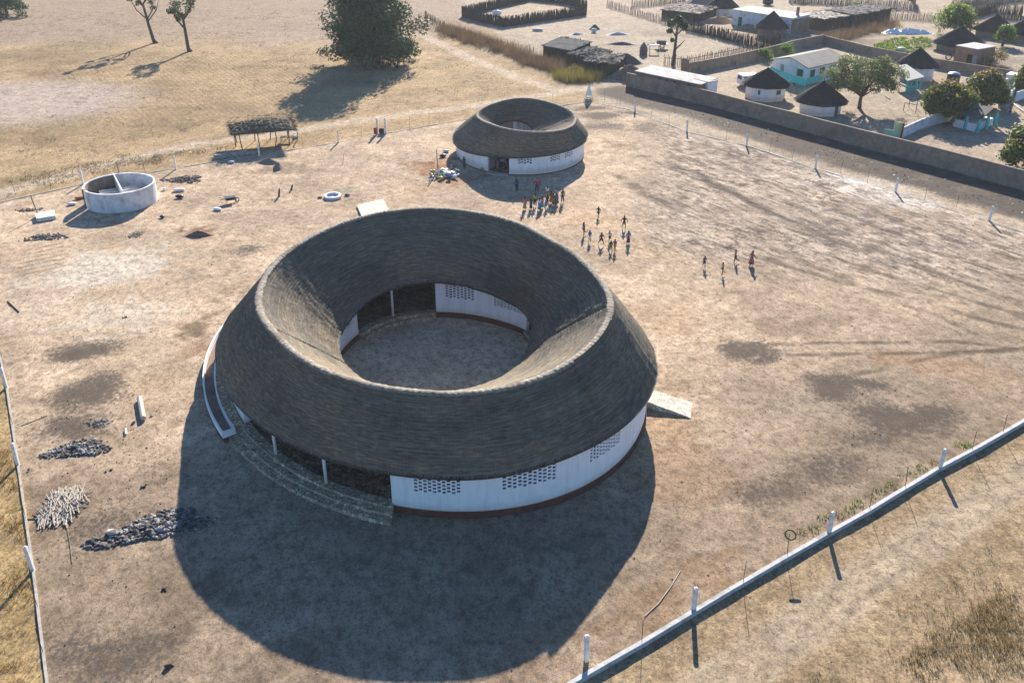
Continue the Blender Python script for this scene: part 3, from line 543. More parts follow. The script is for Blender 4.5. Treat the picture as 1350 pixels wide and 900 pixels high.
def round_school():
    OUT = ell((-6.34,62.62), 15.16, 19.35, .5)
    c2 = np.array([-6.2,62.8])
    tab = []
    for p in [(444,475),(456,456),(473,440),(500,424),(540,414),(577,411),(610,413),(640,418),(670,426),(694,435)]:
        d = g(*p, .5)-c2; tab.append((math.degrees(math.atan2(d[1], d[0])) % 360, np.hypot(*d)))
    for p in [(697,452),(690,470),(672,490)]:
        d = g(*p, 2.6)-c2; tab.append((math.degrees(math.atan2(d[1], d[0])) % 360, np.hypot(*d)+.55))
    tab += [(300,8.6),(275,9.0),(250,8.8),(225,8.2),(203,7.8)]
    INN = (c2, smooth_table(tab, 5))
    eave_z = smooth_table([(0,3.1),(30,3.0),(60,3.0),(90,3.0),(120,2.9),(150,2.4),(168,2.55),(182,2.8),(200,3.0),(215,3.0),(235,2.95),(253,3.15),(268,3.4),(279,3.42),(286,3.38),(292,3.65),(300,3.85),(309,3.95),(322,3.75),(342,3.35)], 5)
    cp = []
    for px, py, z in [(560,275,8.4),(480,285,8.2),(400,320,7.5),(345,380,7.2),(365,440,7.2),(430,490,6.9),(520,513,7.0),(620,520,7.0),(700,505,7.25),(770,465,7.7),(805,410,7.9),(780,360,7.8),(720,315,8.2),(640,283,8.4)]:
        d = g(px, py, z)-OUT[0]; cp.append((math.degrees(math.atan2(d[1], d[0])) % 360, np.hypot(*d), z))
    crest_r = smooth_table([(a, r) for a, r, z in cp], 6); crest_z = smooth_table([(a, z) for a, r, z in cp], 9)
    eave_o = smooth_table([(0,.45),(90,.45),(150,.2),(168,.28),(184,.42),(200,.62),(213,.72),(225,.55),(236,.45),(300,.42)], 8)
    ineave_z = smooth_table([(160,2.95),(141,3.3),(125,3.55),(102,3.75),(75,3.65),(54,3.2),(28,2.6),(0,2.6),(330,2.6),(300,2.4),(270,2.5),(230,2.7),(200,2.8)], 7)
    root = empty('round_school', (-6.34,62.62,0), 'large oval white school with funnel-shaped thatched roof around an open courtyard', 'school')
    n = 900; ph = np.arange(n)/n*2*np.pi
    crest = polar((OUT[0], crest_r), ph, 0, crest_z(ph))
    wv = (fbm(np.cos(ph)*16, np.sin(ph)*16, 1.1, 5)-.5)*.16
    eave = polar(OUT, ph, eave_o(ph)+wv, eave_z(ph)+wv*.6)
    ie = polar(INN, ph, -.55+wv*.8, ineave_z(ph)+wv*.5)
    # courtyard centre differs: re-sample the inner eave by nearest bearing from the outer centre
    bear = np.unwrap(np.arctan2(ie[:,1]-OUT[0][1], ie[:,0]-OUT[0][0])); o = np.argsort(bear % (2*np.pi)); bb = (bear % (2*np.pi))[o]
    bbx = np.concatenate([bb-2*np.pi, bb, bb+2*np.pi]); ie = np.stack([np.interp(ph, bbx, np.tile(ie[o,q], 3)) for q in range(3)], 1)
    aS = ang_of(OUT, 762, 530, 4.8)
    gr1 = ang_of(OUT, 395, 458, 5.0); gr2 = ang_of(OUT, 740, 445, 4.6)
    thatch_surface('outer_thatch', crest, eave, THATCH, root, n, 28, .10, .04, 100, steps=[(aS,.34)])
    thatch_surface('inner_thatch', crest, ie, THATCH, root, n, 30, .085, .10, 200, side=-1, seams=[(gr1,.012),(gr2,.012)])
    fringes(crest, eave, ie, root, n)
    ridge('ridge_roll', crest, STRAWROPE, root, 246, .27, .11, 2952)
    # underside of both slopes
    mb = MB(); low = np.array([0,0,-.28]); k = n//4; s4 = slice(None, None, 4)
    rings = [eave[s4]+low*.2, eave[s4]*1+low, crest[s4]+low*1.6, ie[s4]+low, ie[s4]+low*.2]
    vs = np.concatenate(rings); fs = [(r*k+i, r*k+(i+1) % k, (r+1)*k+(i+1) % k, (r+1)*k+i) for r in range(4) for i in range(k)]
    mb.add(vs, fs); mb.build('roof_underside', DARKWOOD, root)
    # outer wall: white from the steps' right end round the front, right and back to the left gallery
    a_open0 = ang_of(OUT, 321.6, 558, .6); a_open1 = ang_of(OUT, 516, 668, .6)
    a_open0 %= 2*np.pi; a_open1 %= 2*np.pi; A0, A1 = a_open1, a_open0+2*np.pi
    def wa(px, py, z): return ang_of(OUT, px, py, z) % (2*np.pi)
    wins = [(wa(544,640,2.3), wa(608,640,2.3), 1.72, 3.10, 10, 5), (wa(660,635,2.5), wa(736,622,2.5), 1.86, 3.30, 11, 5), (wa(777,598,2.8), wa(821,575,2.6), 2.02, 3.46, 11, 5)]
    zt = lambda p: eave_z(p)+.42
    wall_with_lattice(root, OUT, A0, A1, .5, zt, .32, wins, PLASTER)
    mb = MB(); curved_slab(mb, OUT, -.30, .05, A0, A1, -.1, .497, 200); mb.build('plinth', BASE_RED, root)
    # courtyard wall with its gallery opening at the back left, one at the right and one in front
    ia = lambda px, py: ang_of(INN, px, py, .5) % (2*np.pi)
    i0, i1 = ia(575,411), ia(473,440)          # back-left opening i0..i1
    r0, r1 = ia(695,436)-R(38), ia(695,436)
    wl = [(ia(651,402)+.005, ia(625,400)-.0, 0, 0, 0, 0)]
    def iw(px, z): 
        # bearing on the courtyard wall seen at pixel column px (back side)
        best = min(np.linspace(R(20), R(190), 1500), key=lambda q: abs(project(polar(INN, np.array(q), 0, z))[0]-px)); return best
    def project(p):
        zz = p[2]-H_CAM; dep = p[1]*cP-zz*sP; return 675+F_PX*p[0]/dep, 450-F_PX*(p[1]*sP+zz*cP)/dep
    w2 = sorted([(iw(626,2.6), iw(586,2.6), 1.78, 3.30, 8, 6), (iw(689,2.4), iw(650,2.4), 1.70, 2.95, 9, 6)])
    it = lambda p: ineave_z(p)+.28   # wall faces the yard: its thickness runs outwards
    wall_with_lattice(root, INN, r1, i0, .5, it, -.28, w2, PLASTER, 'courtyard_wall')
    lw = [(i1+R(4.5), i1+R(15), 1.65, 3.0, 6, 6)]
    wall_with_lattice(root, INN, i1, i1+R(60), .5, it, -.28, lw, PLASTER, 'courtyard_wall')
    wm = MB(); ribbon_wall(wm, INN, i1+R(110), r0+2*np.pi, .5, it, -.28); wm.build('courtyard_wall', WHITE, root)
    for a, b_ in ((r1, i0), (i1, i1+R(60)), (i1+R(110), r0+2*np.pi)): mb = MB(); curved_slab(mb, INN, -.04, .28, a, b_, -.1, .497, 60); mb.build('courtyard_plinth', BASE_RED, root)
    # gallery floor of broken tiles
    mb = MB(); na = 180; pa = np.linspace(0, 2*np.pi, na+1); Ao = polar(OUT, pa, .02, .55); 
    inn = polar(INN, pa, .05, .55); vs = np.concatenate([Ao, inn]); mb.add(vs, [(i, i+1, na+2+i, na+1+i) for i in range(na)]); mb.build('gallery_floor', TILEBROWN, root)
    # white cross walls inside, at the gallery ends
    mb = MB()
    for aa in (a_open1+.012, a_open0-.012, R(60), R(-20), R(155)):
        p = polar(OUT, np.array(aa), -.33, 0); d = np.array([math.cos(aa), math.sin(aa)]); q = polar(INN, np.array(aa), .33, 0)
        L = min(np.hypot(*(p-q)[:2]), 7.2); c = p[:2]-d*L/2; mb = MB(); mb.box((c[0], c[1], 1.9), (L, .2, 2.6), aa); mb.build('cross_wall', WHITE, root)
    # front gallery: three cobbled steps and white columns
    mb = MB(); e0, e1 = a_open0+.005, a_open1+.004
    curved_slab(mb, OUT, -.35, .34, e0, e1, -.1, .64, 60); curved_slab(mb, OUT, .34, .85, e0+.002, e1, -.1, .46, 60); curved_slab(mb, OUT, .85, 1.38, e0+.004, e1, -.1, .28, 60)
    mb.build('cobbled_steps', COB, root)
    for px, py in ((367,597), (431,636)):
        aa = ang_of(OUT, px, py, .6); p = polar(OUT, np.array(aa), -.02, .6); mb = MB(); mb.tube([(p[0],p[1],.58),(p[0],p[1],float(eave_z(aa))+.30)], .105, 14); mb.build('column', WHITE, root, smooth=True)
    # courtyard steps and column
    for s0, s1 in ((i0, i1), (r0, r1)):
        mb = MB(); curved_slab(mb, INN, -.32, .35, s0+.004, s1-.004, -.1, .58, 40); curved_slab(mb, INN, -.68, -.32, s0+.004, s1-.004, -.1, .30, 40); mb.build('courtyard_steps', COB, root)
    q = iw(519, .6); p = polar(INN, np.array(q), .12, 0); mb = MB(); mb.tube([(p[0],p[1],.55),(p[0],p[1],3.75)], .10, 14); mb.build('column', WHITE, root, smooth=True)
    for (px, py, z, sx, sz) in ((571,388,1.9,.8,.7),(559,374,2.6,.9,.6)):
        p = g(px, py, z-1.0); mb = MB(); mb.box((p[0]-.2, p[1]+3.2, z-.6), (sx, .2, sz), 0); mb.build('notice_board', CEMENT, root)
    # left ramp: channel between two white parapets, and the cobbled strip beside the wall
    rr0, rr1 = R(148), a_open0+.035
    mb = MB(); curved_slab(mb, OUT, 1.68, 1.80, rr0, rr1, .36, .84, 90); mb.build('ramp_parapet', WHITE, root); mb = MB(); curved_slab(mb, OUT, .86, .97, rr0, rr1, .36, .84, 90)
    curved_slab(mb, OUT, .971, 1.679, rr1-.009, rr1, .36, .838, 4); mb.build('ramp_parapet', WHITE, root); mb = MB(); curved_slab(mb, OUT, .88, 1.78, rr0, rr1-.001, -.1, .355, 90); mb.build('ramp_base', BASE_RED, root)
    mb = MB(); curved_slab(mb, OUT, .973, 1.677, rr0, rr1-.0095, .358, .40, 90, z1b=.48); mb.build('ramp_floor', MUDRED, root)
    mb = MB(); curved_slab(mb, OUT, .06, .858, rr0, rr1-.03, -.1, .58, 90); mb.build('cobbled_walk', COB, root)
    # right and back entrance ramps of pale broken tile
    def rampo(c):
        mb = MB(); (a, b_, c_, d_) = c
        top = [a, b_, c_, d_]; bot = [(p[0], p[1], -.1) for p in top]; mb.hexa(bot, top); return mb
    rampo([g3(853,529,.55), g3(910.7,550.7,.06), g3(913,530.7,.06), g3(858.7,513,.55)]).build('entrance_ramp', TILEPALE, root)
    return root, OUT, INN
school, S_OUT, S_INN = round_school()
mb = MB(); q = [g3(477.5,281,.25), g3(470.5,270.5,.25), g3(505,262,.25), g3(521,273.5,.25)]
d = np.array([1.2,-4.0]); q[0] = (q[1][0]+d[0], q[1][1]+d[1], .25); q[3] = (q[2][0]+d[0], q[2][1]+d[1], .25)
mb.hexa([(p[0],p[1],-.05) for p in q], q); tag(mb.build('tiled_slab', TILEPALE, origin=(q[1][0],q[1][1],0)), 'pale flat tiled slab on the sand behind the big round school', 'slab')

def small_school():
    OUT = ell((1.05,120.45), 8.51, 9.96, .13); INN = ell((.5,121.0), 2.7, 6.4, .05)
    cp = []
    for px, py, z in [(629,152,4.7),(645,140,4.9),(690,129,5.3),(730,138,5.0),(757,160,4.6),(748,170,4.6),(720,175,4.9),(680,172.5,5.2),(650,164,5.1),(635,158,4.8)]:
        d = g(px, py, z)-OUT[0]; cp.append((math.degrees(math.atan2(d[1], d[0])) % 360, np.hypot(*d), z))
    crest_r = smooth_table([(a, r) for a, r, z in cp], 9); crest_z = smooth_table([(a, z) for a, r, z in cp], 12)
    eave_z = smooth_table([(199,1.95),(228,2.1),(250,2.4),(267,2.5),(288,2.65),(317,2.75),(336,2.7),(90,2.5),(20,2.6),(150,2.2)], 8)
    root = empty('small_round_school', (1.05,120.45,0), 'smaller round white building with ring-shaped thatched roof behind the big school', 'school')
    n = 560; ph = np.arange(n)/n*2*np.pi; wv = (fbm(np.cos(ph)*9, np.sin(ph)*9, 1.1, 15)-.5)*.2
    crest = polar((OUT[0], crest_r), ph, 0, crest_z(ph)); eave = polar(OUT, ph, .42+wv, eave_z(ph)+wv*.5); ie = polar(INN, ph, -.3+wv, 2.6+wv*.5)
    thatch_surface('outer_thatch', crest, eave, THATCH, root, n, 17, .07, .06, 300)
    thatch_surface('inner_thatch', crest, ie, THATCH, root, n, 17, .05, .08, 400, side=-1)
    fringes(crest, eave, ie, root, n)
    ridge('ridge_roll', crest, STRAWROPE, root, 130, .22, .12, 1560)
    mb = MB(); low = np.array([0,0,-.25]); k = n//4; s4 = slice(None, None, 4)
    rings = [eave[s4]+low*.2, eave[s4]+low, crest[s4]+low*1.6, ie[s4]+low, ie[s4]+low*.2]; vs = np.concatenate(rings)
    mb.add(vs, [(r*k+i, r*k+(i+1) % k, (r+1)*k+(i+1) % k, (r+1)*k+i) for r in range(4) for i in range(k)]); mb.build('roof_underside', DARKWOOD, root)
    wa = lambda px, py, z: ang_of(OUT, px, py, z) % (2*np.pi)
    d0, d1 = wa(647,222.5,.2), wa(672,227,.2)
    wins = [(wa(682,212,1.8), wa(702,212,1.8), 1.35, 2.5, 5, 3), (wa(723,209,1.8), wa(738,207,1.8), 1.35, 2.5, 5, 3), (wa(747,206,1.9), wa(759,202,1.9), 1.40, 2.55, 4, 3)]
    wall_with_lattice(root, OUT, d1, d0+2*np.pi, .1, lambda p: eave_z(p)+.4, .3, wins, PLASTER)
    mb = MB(); curved_slab(mb, OUT, -.25, .05, d1, d0+2*np.pi, -.1, .098, 120); mb.build('plinth', BASE_RED, root)
    wall_with_lattice(root, INN, R(15), R(93), .1, 2.75, -.25, [(R(35), R(90), 1.0, 2.6, 7, 5)], PLASTER, 'courtyard_wall'); w = MB(); ribbon_wall(w, INN, R(160), R(330), .1, 2.6, -.25); w.build('courtyard_wall', WHITE, root)
    mb = MB(); na = 90; pa = np.linspace(0, 2*np.pi, na+1); mb.add(np.concatenate([polar(OUT, pa, .0, .09), polar(INN, pa, .05, .09)]), [(i, i+1, na+2+i, na+1+i) for i in range(na)]); mb.build('gallery_floor', TILEBROWN, root)
    mb = MB(); curved_slab(mb, OUT, -.2, .7, d0+.005, d1-.005, -.1, .12, 10); mb.build('door_sill', CEMENT, root)
    for aa in (d0-.03, d1+.03): p = polar(OUT, np.array(aa), -2.0, 1.3); mb = MB(); mb.box(p, (3.2,.2,2.4), aa); mb.build('cross_wall', CEMENT, root)
    return root
small_school()

# ------------------------------------------------------------------ round roofless latrine
def latrine():
    cr = ell((-44.95,100.9), 3.9, 3.9, 0); root = empty('round_latrine', (-44.95,100.9,0), 'round roofless white-washed latrine with a dividing wall inside', 'latrine')
    gap = ang_of(cr, 116.5, 275, 0) % (2*math.pi)
    mb = MB(); ribbon_wall(mb, cr, gap+.06, gap+2*np.pi-.06, -.1, 2.2, .22, step=R(3)); mb.build('outer_wall', OLDWHITE, root)
    mb = MB(); ribbon_wall(mb, (cr[0], lambda p: cr[1](p)-.225), R(118), gap-.10, .05, 2.12, .03, step=R(3)); mb.build('inner_lining', MUD, root)  # thin lining, darker than the outer wall, inside the left half
    mb = MB(); a = g(148.7,227.5,2.2); b = g(161.3,251.5,2.2); c = (a+b)/2; L = np.hypot(*(b-a))-.35; mb.box((c[0],c[1],1.06), (L,.16,2.3), math.atan2(b[1]-a[1], b[0]-a[0])); mb.build('dividing_wall', OLDWHITE, root)
    mb = MB(); mb.lathe((-44.95,100.9,0), [(3.68,.04),(0,.04)], 40); mb.build('floor', CEMENT, root)
    dirv = (b-a)/np.hypot(*(b-a)); nr = np.array([-dirv[1], dirv[0]])
    for s in (-1, 1):
        for k in range(3):
            p = c+nr*s*(-1)*1.15+dirv*(-1.0+.95*k); mb = MB(); mb.box((p[0],p[1],.58), (.10,1.9,1.1), math.atan2(dirv[1], dirv[0])); mb.build('stall_wall', OLDWHITE, root)
    p = polar(cr, np.array(gap-.085), .06, 1.1); mb = MB(); mb.box(p, (.14,.12,2.2), gap); mb.build('door_post', DARKWOOD, root)
    mb = MB(); q = g(147,233,1.6); q = polar(cr, np.array(math.atan2(q[1]+3-100.9, q[0]+44.95)), .12, 0); mb.tube([(q[0],q[1],-.1),(q[0]-.1,q[1],3.5)], .06, 8); mb.build('vent_pipe', GREYWOOD, root)
latrine()

# ------------------------------------------------------------------ fences, posts, low wall
def polyline_wall(name, pts, h, t, mat, label, cat, cap=None, pil=0, root=None, zvar=0.0):
    pts = [np.array(p, float) for p in pts]; mb = MB(); n = len(pts)
    nr = []
    for i in range(n):
        d = pts[min(i+1,n-1)]-pts[max(i-1,0)]; d /= np.hypot(*d); nr.append(np.array([-d[1], d[0]]))
    hs = [h+(random.uniform(-zvar, zvar) if zvar else 0) for _ in pts]
    vs = []
    for p, q, hh in zip(pts, nr, hs): vs += [(*(p-q*t/2),-.15),(*(p+q*t/2),-.15),(*(p+q*t/2),hh),(*(p-q*t/2),hh)]
    fs = []
    for i in range(n-1):
        a, b = 4*i, 4*i+4
        for k in range(4): fs.append((a+k, b+k, b+(k+1) % 4, a+(k+1) % 4))
    fs += [(0,1,2,3),(4*n-1,4*n-2,4*n-3,4*n-4)]; mb.add(vs, fs)
    if pil:
        for i in range(n-1):
            L = np.hypot(*(pts[i+1]-pts[i])); d = (pts[i+1]-pts[i])/L
            for s in np.arange(pil/2, L, pil): p = pts[i]+d*s; mb.box((p[0],p[1],h/2-.05), (.3,t+.1,h+.02), math.atan2(d[1], d[0]))
    m = len(pts)//2
    return tag(mb.build(name, mat, origin=(pts[m][0],pts[m][1],0)), label, cat)
def densify(pts, step):
    out = []
    for a, b in zip(pts[:-1], pts[1:]):
        a = np.array(a); b = np.array(b); k = max(1, int(np.hypot(*(b-a))/step)); out += [a+(b-a)*i/k for i in range(k)]
    return out+[np.array(pts[-1])]
polyline_wall('low_wall', densify(W([(560,1014),(700,935),(845,852),(914,810),(1000,759),(1092,706),(1146,676),(1236,621),(1290,593),(1350,558),(1500,472)]), 2.0), .34, .24, noise_mat('wall_concrete', (.36,.36,.355), (.52,.52,.51), 4, .85, .3, c3=(.28,.27,.25), scale2=1.1), 'long low white concrete wall crossing the lower right corner', 'wall', zvar=.03)
polyline_wall('fence_kerb', densify(FENCE_LEFT, 1.5), .10, .13, CEMENT, 'thin concrete kerb of the fence along the left edge', 'kerb', zvar=.03)
polyline_wall('fence_kerb', densify(FENCE_BACK, 2), .07, .16, CEMENT, 'thin concrete kerb along the fence beside the straw field at the back', 'kerb', zvar=.05)
polyline_wall('fence_kerb', densify(FENCE_RIGHT, 2), .05, .16, CEMENT, 'thin concrete kerb along the fence in front of the village wall', 'kerb', zvar=.05)
def post_mesh(h, w=.17):
    mb = MB(); mb.hexa([(-w/2,-w/2,-.2),(w/2,-w/2,-.2),(w/2,w/2,-.2),(-w/2,w/2,-.2)], [(-w/2.1,-w/2.1,h),(w/2.1,-w/2.1,h),(w/2.1,w/2.1,h),(-w/2.1,w/2.1,h)])
    t = w/2.1; mb.add([(-t,-t,h),(t,-t,h),(t,t,h),(-t,t,h),(0,0,h+.05)], [(0,1,4),(1,2,4),(2,3,4),(3,0,4)]); return mb
post0 = post_mesh(1.72, .20).build('fence_post', WHITE_POST)
first = [True]
def place(o0, used, x, y, z, rz, label, cat, group, tilt=(0,0)):
    if not used: o = o0; 
    else: o = o0.copy(); link(o)
    o.location = (x, y, z); o.rotation_euler = (tilt[0], tilt[1], rz); return tag(o, label, cat, group)
sets = [([(773,871),(914,807),(1092,706),(1238,620),(1395,533)], 'square white concrete post on the low white wall, {} from the bottom edge', .4),
        ([(9,511),(24,613),(44,752)], 'square white concrete post on the left edge kerb, {} from the top', .1),
        ([(110,243),(232,223.5),(342,206),(446,188)], 'white fence post on the kerb beside the straw field, {} from the left edge', .2),
        ([(837,147),(905.5,174),(984,193),(1075,222),(1180.5,253),(1304,291)], 'white fence post in front of the village wall, {} from its far end', .2)]
u = False
for lst, lab, rz in sets:
    for i, (px, py) in enumerate(lst):
        p = g(px, py); place(post0, u, p[0], p[1], 0, rz, lab.format(ORD[i]), 'fence post', 'white fence posts', (random.uniform(-.03,.03), random.uniform(-.03,.03))); u = True
mb = MB(); mb.tube([(0,0,-.2),(.0,0,1.0),(.02,.01,1.75)], .018, 5); rod0 = mb.build('fence_rod', RUST); u = False
rods = [([(846,848),(979,771),(1037,736),(1145,674),(1192.5,646),(1280.5,597),(1321,574)], 'thin rusty iron rod on the low white wall, {} from the bottom edge'),
        ([(2,470),(17,560),(33,680),(50,800),(57,860)], 'thin iron rod on the left edge kerb, {} from the top'),
        ([(21,258),(67,250),(192,229),(300,211),(400,196),(477,181),(540,170),(566,165)], 'thin iron rod of the fence beside the straw field, {} from the left edge'),
        ([(729,139),(797,135),(817,141),(858,158),(882,167),(957,187),(1014,202),(1044,212),(1108,228),(1143,242),(1219,264),(1260,277)], 'thin iron rod in front of the village wall, {} from its far end')]
for lst, lab in rods:
    for i, (px, py) in enumerate(lst):
        p = g(px, py); place(rod0, u, p[0], p[1], 0, random.uniform(0,6), lab.format(ORD[i]), 'fence rod', 'iron rods between the fence posts', (random.uniform(-.06,.06), random.uniform(-.06,.06))); u = True
# tyre hung on a rod
c = g(1037,734); mb = MB(); M = 20; mb.tube([(c[0]+.30*math.cos(2*math.pi*i/M), c[1]+.02+.30*math.sin(2*math.pi*i/M), 1.62+.10*math.sin(2*math.pi*i/M)) for i in range(M+1)], .038, 7); tag(mb.build('old_tyre', RUBBER, origin=(c[0],c[1],1.62)), 'thin black tyre hung on a rod above the low wall', 'tyre')
# gate with two white pillars and a red sign
r = empty('gate', (*g(503,177),0), 'two white gate pillars with a red panel and dark low gate', 'gate')
for px in (498,508.5): p = g(px,176.5); mb = post_mesh(2.25,.28); mb.v = [(a+p[0],b+p[1],c) for a,b,c in mb.v]; mb.build('pillar', WHITE_POST, r)
p = g(495.2,178.5); mb = MB(); mb.box((p[0],p[1],.62), (.45,.10,.9), .1); mb.build('red_panel', RED, r)
a, b = g(499,177), g(507.5,177); c = (a+b)/2; mb = MB(); mb.box((c[0],c[1],.45), (.72,.08,.75), 0); mb.build('gate_panel', DARKWOOD, r)

# ------------------------------------------------------------------ piles, logs and small debris
def rubble(px, py, rx, ry, an, n, r0, r1, hmax, mat, name, label, cat='rubble pile'):
    cx, cy = g(px, py); mb = MB(); a = R(an)
    for i in range(n):
        t = rng.uniform(0, 2*math.pi); q = rng.random()**.62*(1+.25*math.sin(3*t+px)); x, y = rx*q*math.cos(t), ry*q*math.sin(t)
        r = rng.uniform(r0, r1)*(1.5 if rng.random() < .06 else 1); z = max(r*.25, hmax*(1-q)*rng.uniform(.3,1))
        mb.stone((cx+x*math.cos(a)-y*math.sin(a), cy+x*math.sin(a)+y*math.cos(a), z), r)
    return tag(mb.build(name, mat, origin=(cx,cy,0)), label, cat)
rubble(205,695,3.4,1.25,22,760,.08,.20,.30,STONE,'stone_pile','long heap of broken dark stones half in the shadow of the big school')
rubble(104,592,2.1,1.0,12,380,.07,.17,.22,STONE,'stone_pile','heap of broken dark stones above the stick pile near the left fence')
rubble(131,558,.9,.45,5,70,.05,.11,.06,STONE,'stone_scatter','thin scatter of dark stones above the stone heap')
rubble(243,237,2.3,1.3,0,220,.09,.22,.35,noise_mat('rubble_brown',(.09,.07,.055),(.24,.19,.15),1.6,.9,.3),'rubble_heap','brown rubble heap on sand right of the round latrine')
rubble(60,313,2.2,1.0,10,170,.07,.16,.18,noise_mat('rubble_grey',(.08,.075,.07),(.20,.18,.165),1.6,.9,.3),'rubble_heap','flat grey rubble heap below the white slab at far left')
rubble(38,277,1.5,.5,10,50,.08,.2,.15,MUD,'rubble_heap','small line of brown clods behind the white slab')
rubble(150,703,.35,.30,0,1,.5,.55,.25,PALEWOOD,'pale_boulder','large pale boulder among the dark stones of the long heap','boulder')
def sticks(px, py, n, rad, L, r0, mat, name, label, flat=.35):
    cx, cy = g(px, py); mb = MB()
    for i in range(n):
        t = rng.normal(1.95,.30) if rng.random() < .85 else rng.uniform(0,3.1); l = L*rng.uniform(.35,.95); q = rng.uniform(-1,1,2)*rad*np.array([.85,1.15])
        z0 = .05+flat*max(0,1-np.hypot(*q)/rad/1.3)*rng.random(); dx, dy = math.cos(t)*l/2, math.sin(t)*l/2
        mb.tube([(cx+q[0]-dx, cy+q[1]-dy, z0), (cx+q[0]+rng.normal(0,.05), cy+q[1]+rng.normal(0,.05), z0+.06), (cx+q[0]+dx, cy+q[1]+dy, z0+rng.uniform(-.04,.12))], [r0, r0*.9, r0*.6], 5)
    return tag(mb.build(name, mat, origin=(cx,cy,0)), label, 'stick pile')
sticks(83,668,210,1.15,2.2,.038,PALEWOOD,'stick_pile','large pile of bare pale sticks near the left fence')
sticks(180,309,26,.6,1.2,.03,GREYWOOD,'brushwood_pile','small pile of grey brushwood in front of the round latrine',.15)
def log(name, pxs, r, mat, label, cat='log', z=None):
    pts = [g3(*p, r if z is None else z) for p in pxs]; mb = MB(); mb.tube(pts, r, 9); return tag(mb.build(name, mat, origin=(pts[0][0],pts[0][1],0)), label, cat)
log('concrete_cylinder',[(184,524),(189,551)],.19,noise_mat('pale_concrete',(.40,.36,.30),(.55,.50,.43),3,.85,.2),'pale concrete cylinder lying on sand left of the big school','cylinder')
rubble(175,557,.15,.12,0,1,.22,.23,.1,STONE,'loose_stone','dark stone at the lower left end of the pale cylinder','stone')
rubble(199,548,.15,.12,0,1,.16,.22,.1,MUD,'loose_stone','brown stone at the right of the pale cylinder','stone')
log('white_block',[(165.5,565),(166,572)],.08,WHITE_POST,'small white block on sand above the dark stone heap','block')
log('long_branch',[(850,812),(868,795),(885,772),(897,752)],.03,PALEWOOD,'long curved pale branch lying beside the low white wall','branch')
log('dry_branch',[(35,684),(60,683),(85,679)],.03,GREYWOOD,'thin dark branch on the ground below the stick pile','branch')
log('dry_branch',[(85,680),(92,715),(95,742)],.022,GREYWOOD,'thin forked branch pointing down from the stick pile','branch')
log('dry_branch',[(10,397),(25,411)],.05,DARKWOOD,'short dark stick alone on sand at the far left','branch')
log('dry_branch',[(28,561),(62,548)],.025,GREYWOOD,'thin branch on sand above the left stone heap','branch')
for px, py, lab in [(216,880,'black shard standing upright on sand at the lower left'),(38,620,'dark stone beside the middle left post'),(142,622,'small dark stick lump right of the stick pile'),(187,640,'dark brushy clump right of the stick pile'),(165,418,'dark clump on white sand left of the big school'),(217,777,'dark dry tuft below the long stone heap')]:
    rubble(px,py,.3,.2,0,3 if px != 216 else 1,.07,.15 if px != 216 else .34,.10,DARKWOOD if px not in (38,) else STONE,'debris_clump',lab,'debris')
def litter(name, polys, r0, r1, mat, label, seed):
    pts = np.concatenate([scatter_px(n, p, None, seed+i) for i, (n, p) in enumerate(polys)]); mb = MB()
    for x, y in pts: r = rng.uniform(r0, r1); mb.stone((x, y, r*.25), r)
    return tag(mb.build(name, mat), label, 'litter', kind='stuff')
YARD = [(0,470),(60,900),(700,900),(1350,545),(1350,310),(830,150),(600,165),(110,250),(0,270)]
litter('loose_pebbles', [(700, YARD), (120, [(70,520),(210,540),(290,720),(90,760),(60,600)])], .03, .085, STONE, 'dark pebbles and clods scattered over the sandy yard', 61)
litter('pale_pebbles', [(240, YARD)], .03, .07, PALEWOOD, 'pale pebbles scattered over the sandy yard', 71)
litter('wall_rubbish', [(420, [(850,134),(935,148),(1080,190),(1284,244),(1350,262),(1350,285),(1200,245),(1000,180),(850,142)])], .05, .13, STONE, 'dark rubbish and stones along the foot of the long yard wall', 81)
litter('paper_litter', [(60, [(850,134),(935,148),(1080,190),(1284,244),(1350,262),(1350,285),(1200,245),(1000,180),(850,142)]), (26, [(560,190),(640,215),(640,250),(540,240)])], .06, .16, TARP, 'white scraps of paper and plastic along the yard wall', 91)
# white concrete tank lid with a pole
r = empty('tank_lid', (*g(60,284),0), 'white concrete tank lid with a dark hole left of the round latrine', 'slab')
mb = MB(); q = [g3(48,288,.4), g3(73,284,.4), g3(71.5,277,.4), g3(45.5,281,.4)]; mb.hexa([(p[0],p[1],-.1) for p in q], q); mb.build('lid', noise_mat('lid_cream',(.62,.58,.48),(.74,.70,.60),2,.8,.1), r)
p = g(69.5,281,.42); mb = MB(); mb.lathe((p[0],p[1],.404), [(.13,0),(0,.002)], 10); mb.build('hole', DARK, r)
log('leaning_pole',[(51,285),(46.5,272)],.06,GREYWOOD,'dark pole standing in front of the white tank lid','pole'); 
o = bpy.data.objects['leaning_pole']; o.data.clear_geometry(); p = g(51,285.5); mb = MB(); mb.tube([(p[0],p[1],0),(p[0]-.35,p[1]+.1,2.3)], .06, 6); t_ = mb.build('tmp', GREYWOOD, origin=(p[0],p[1],0)); o.data = t_.data; o.location = t_.location; bpy.data.objects.remove(t_)
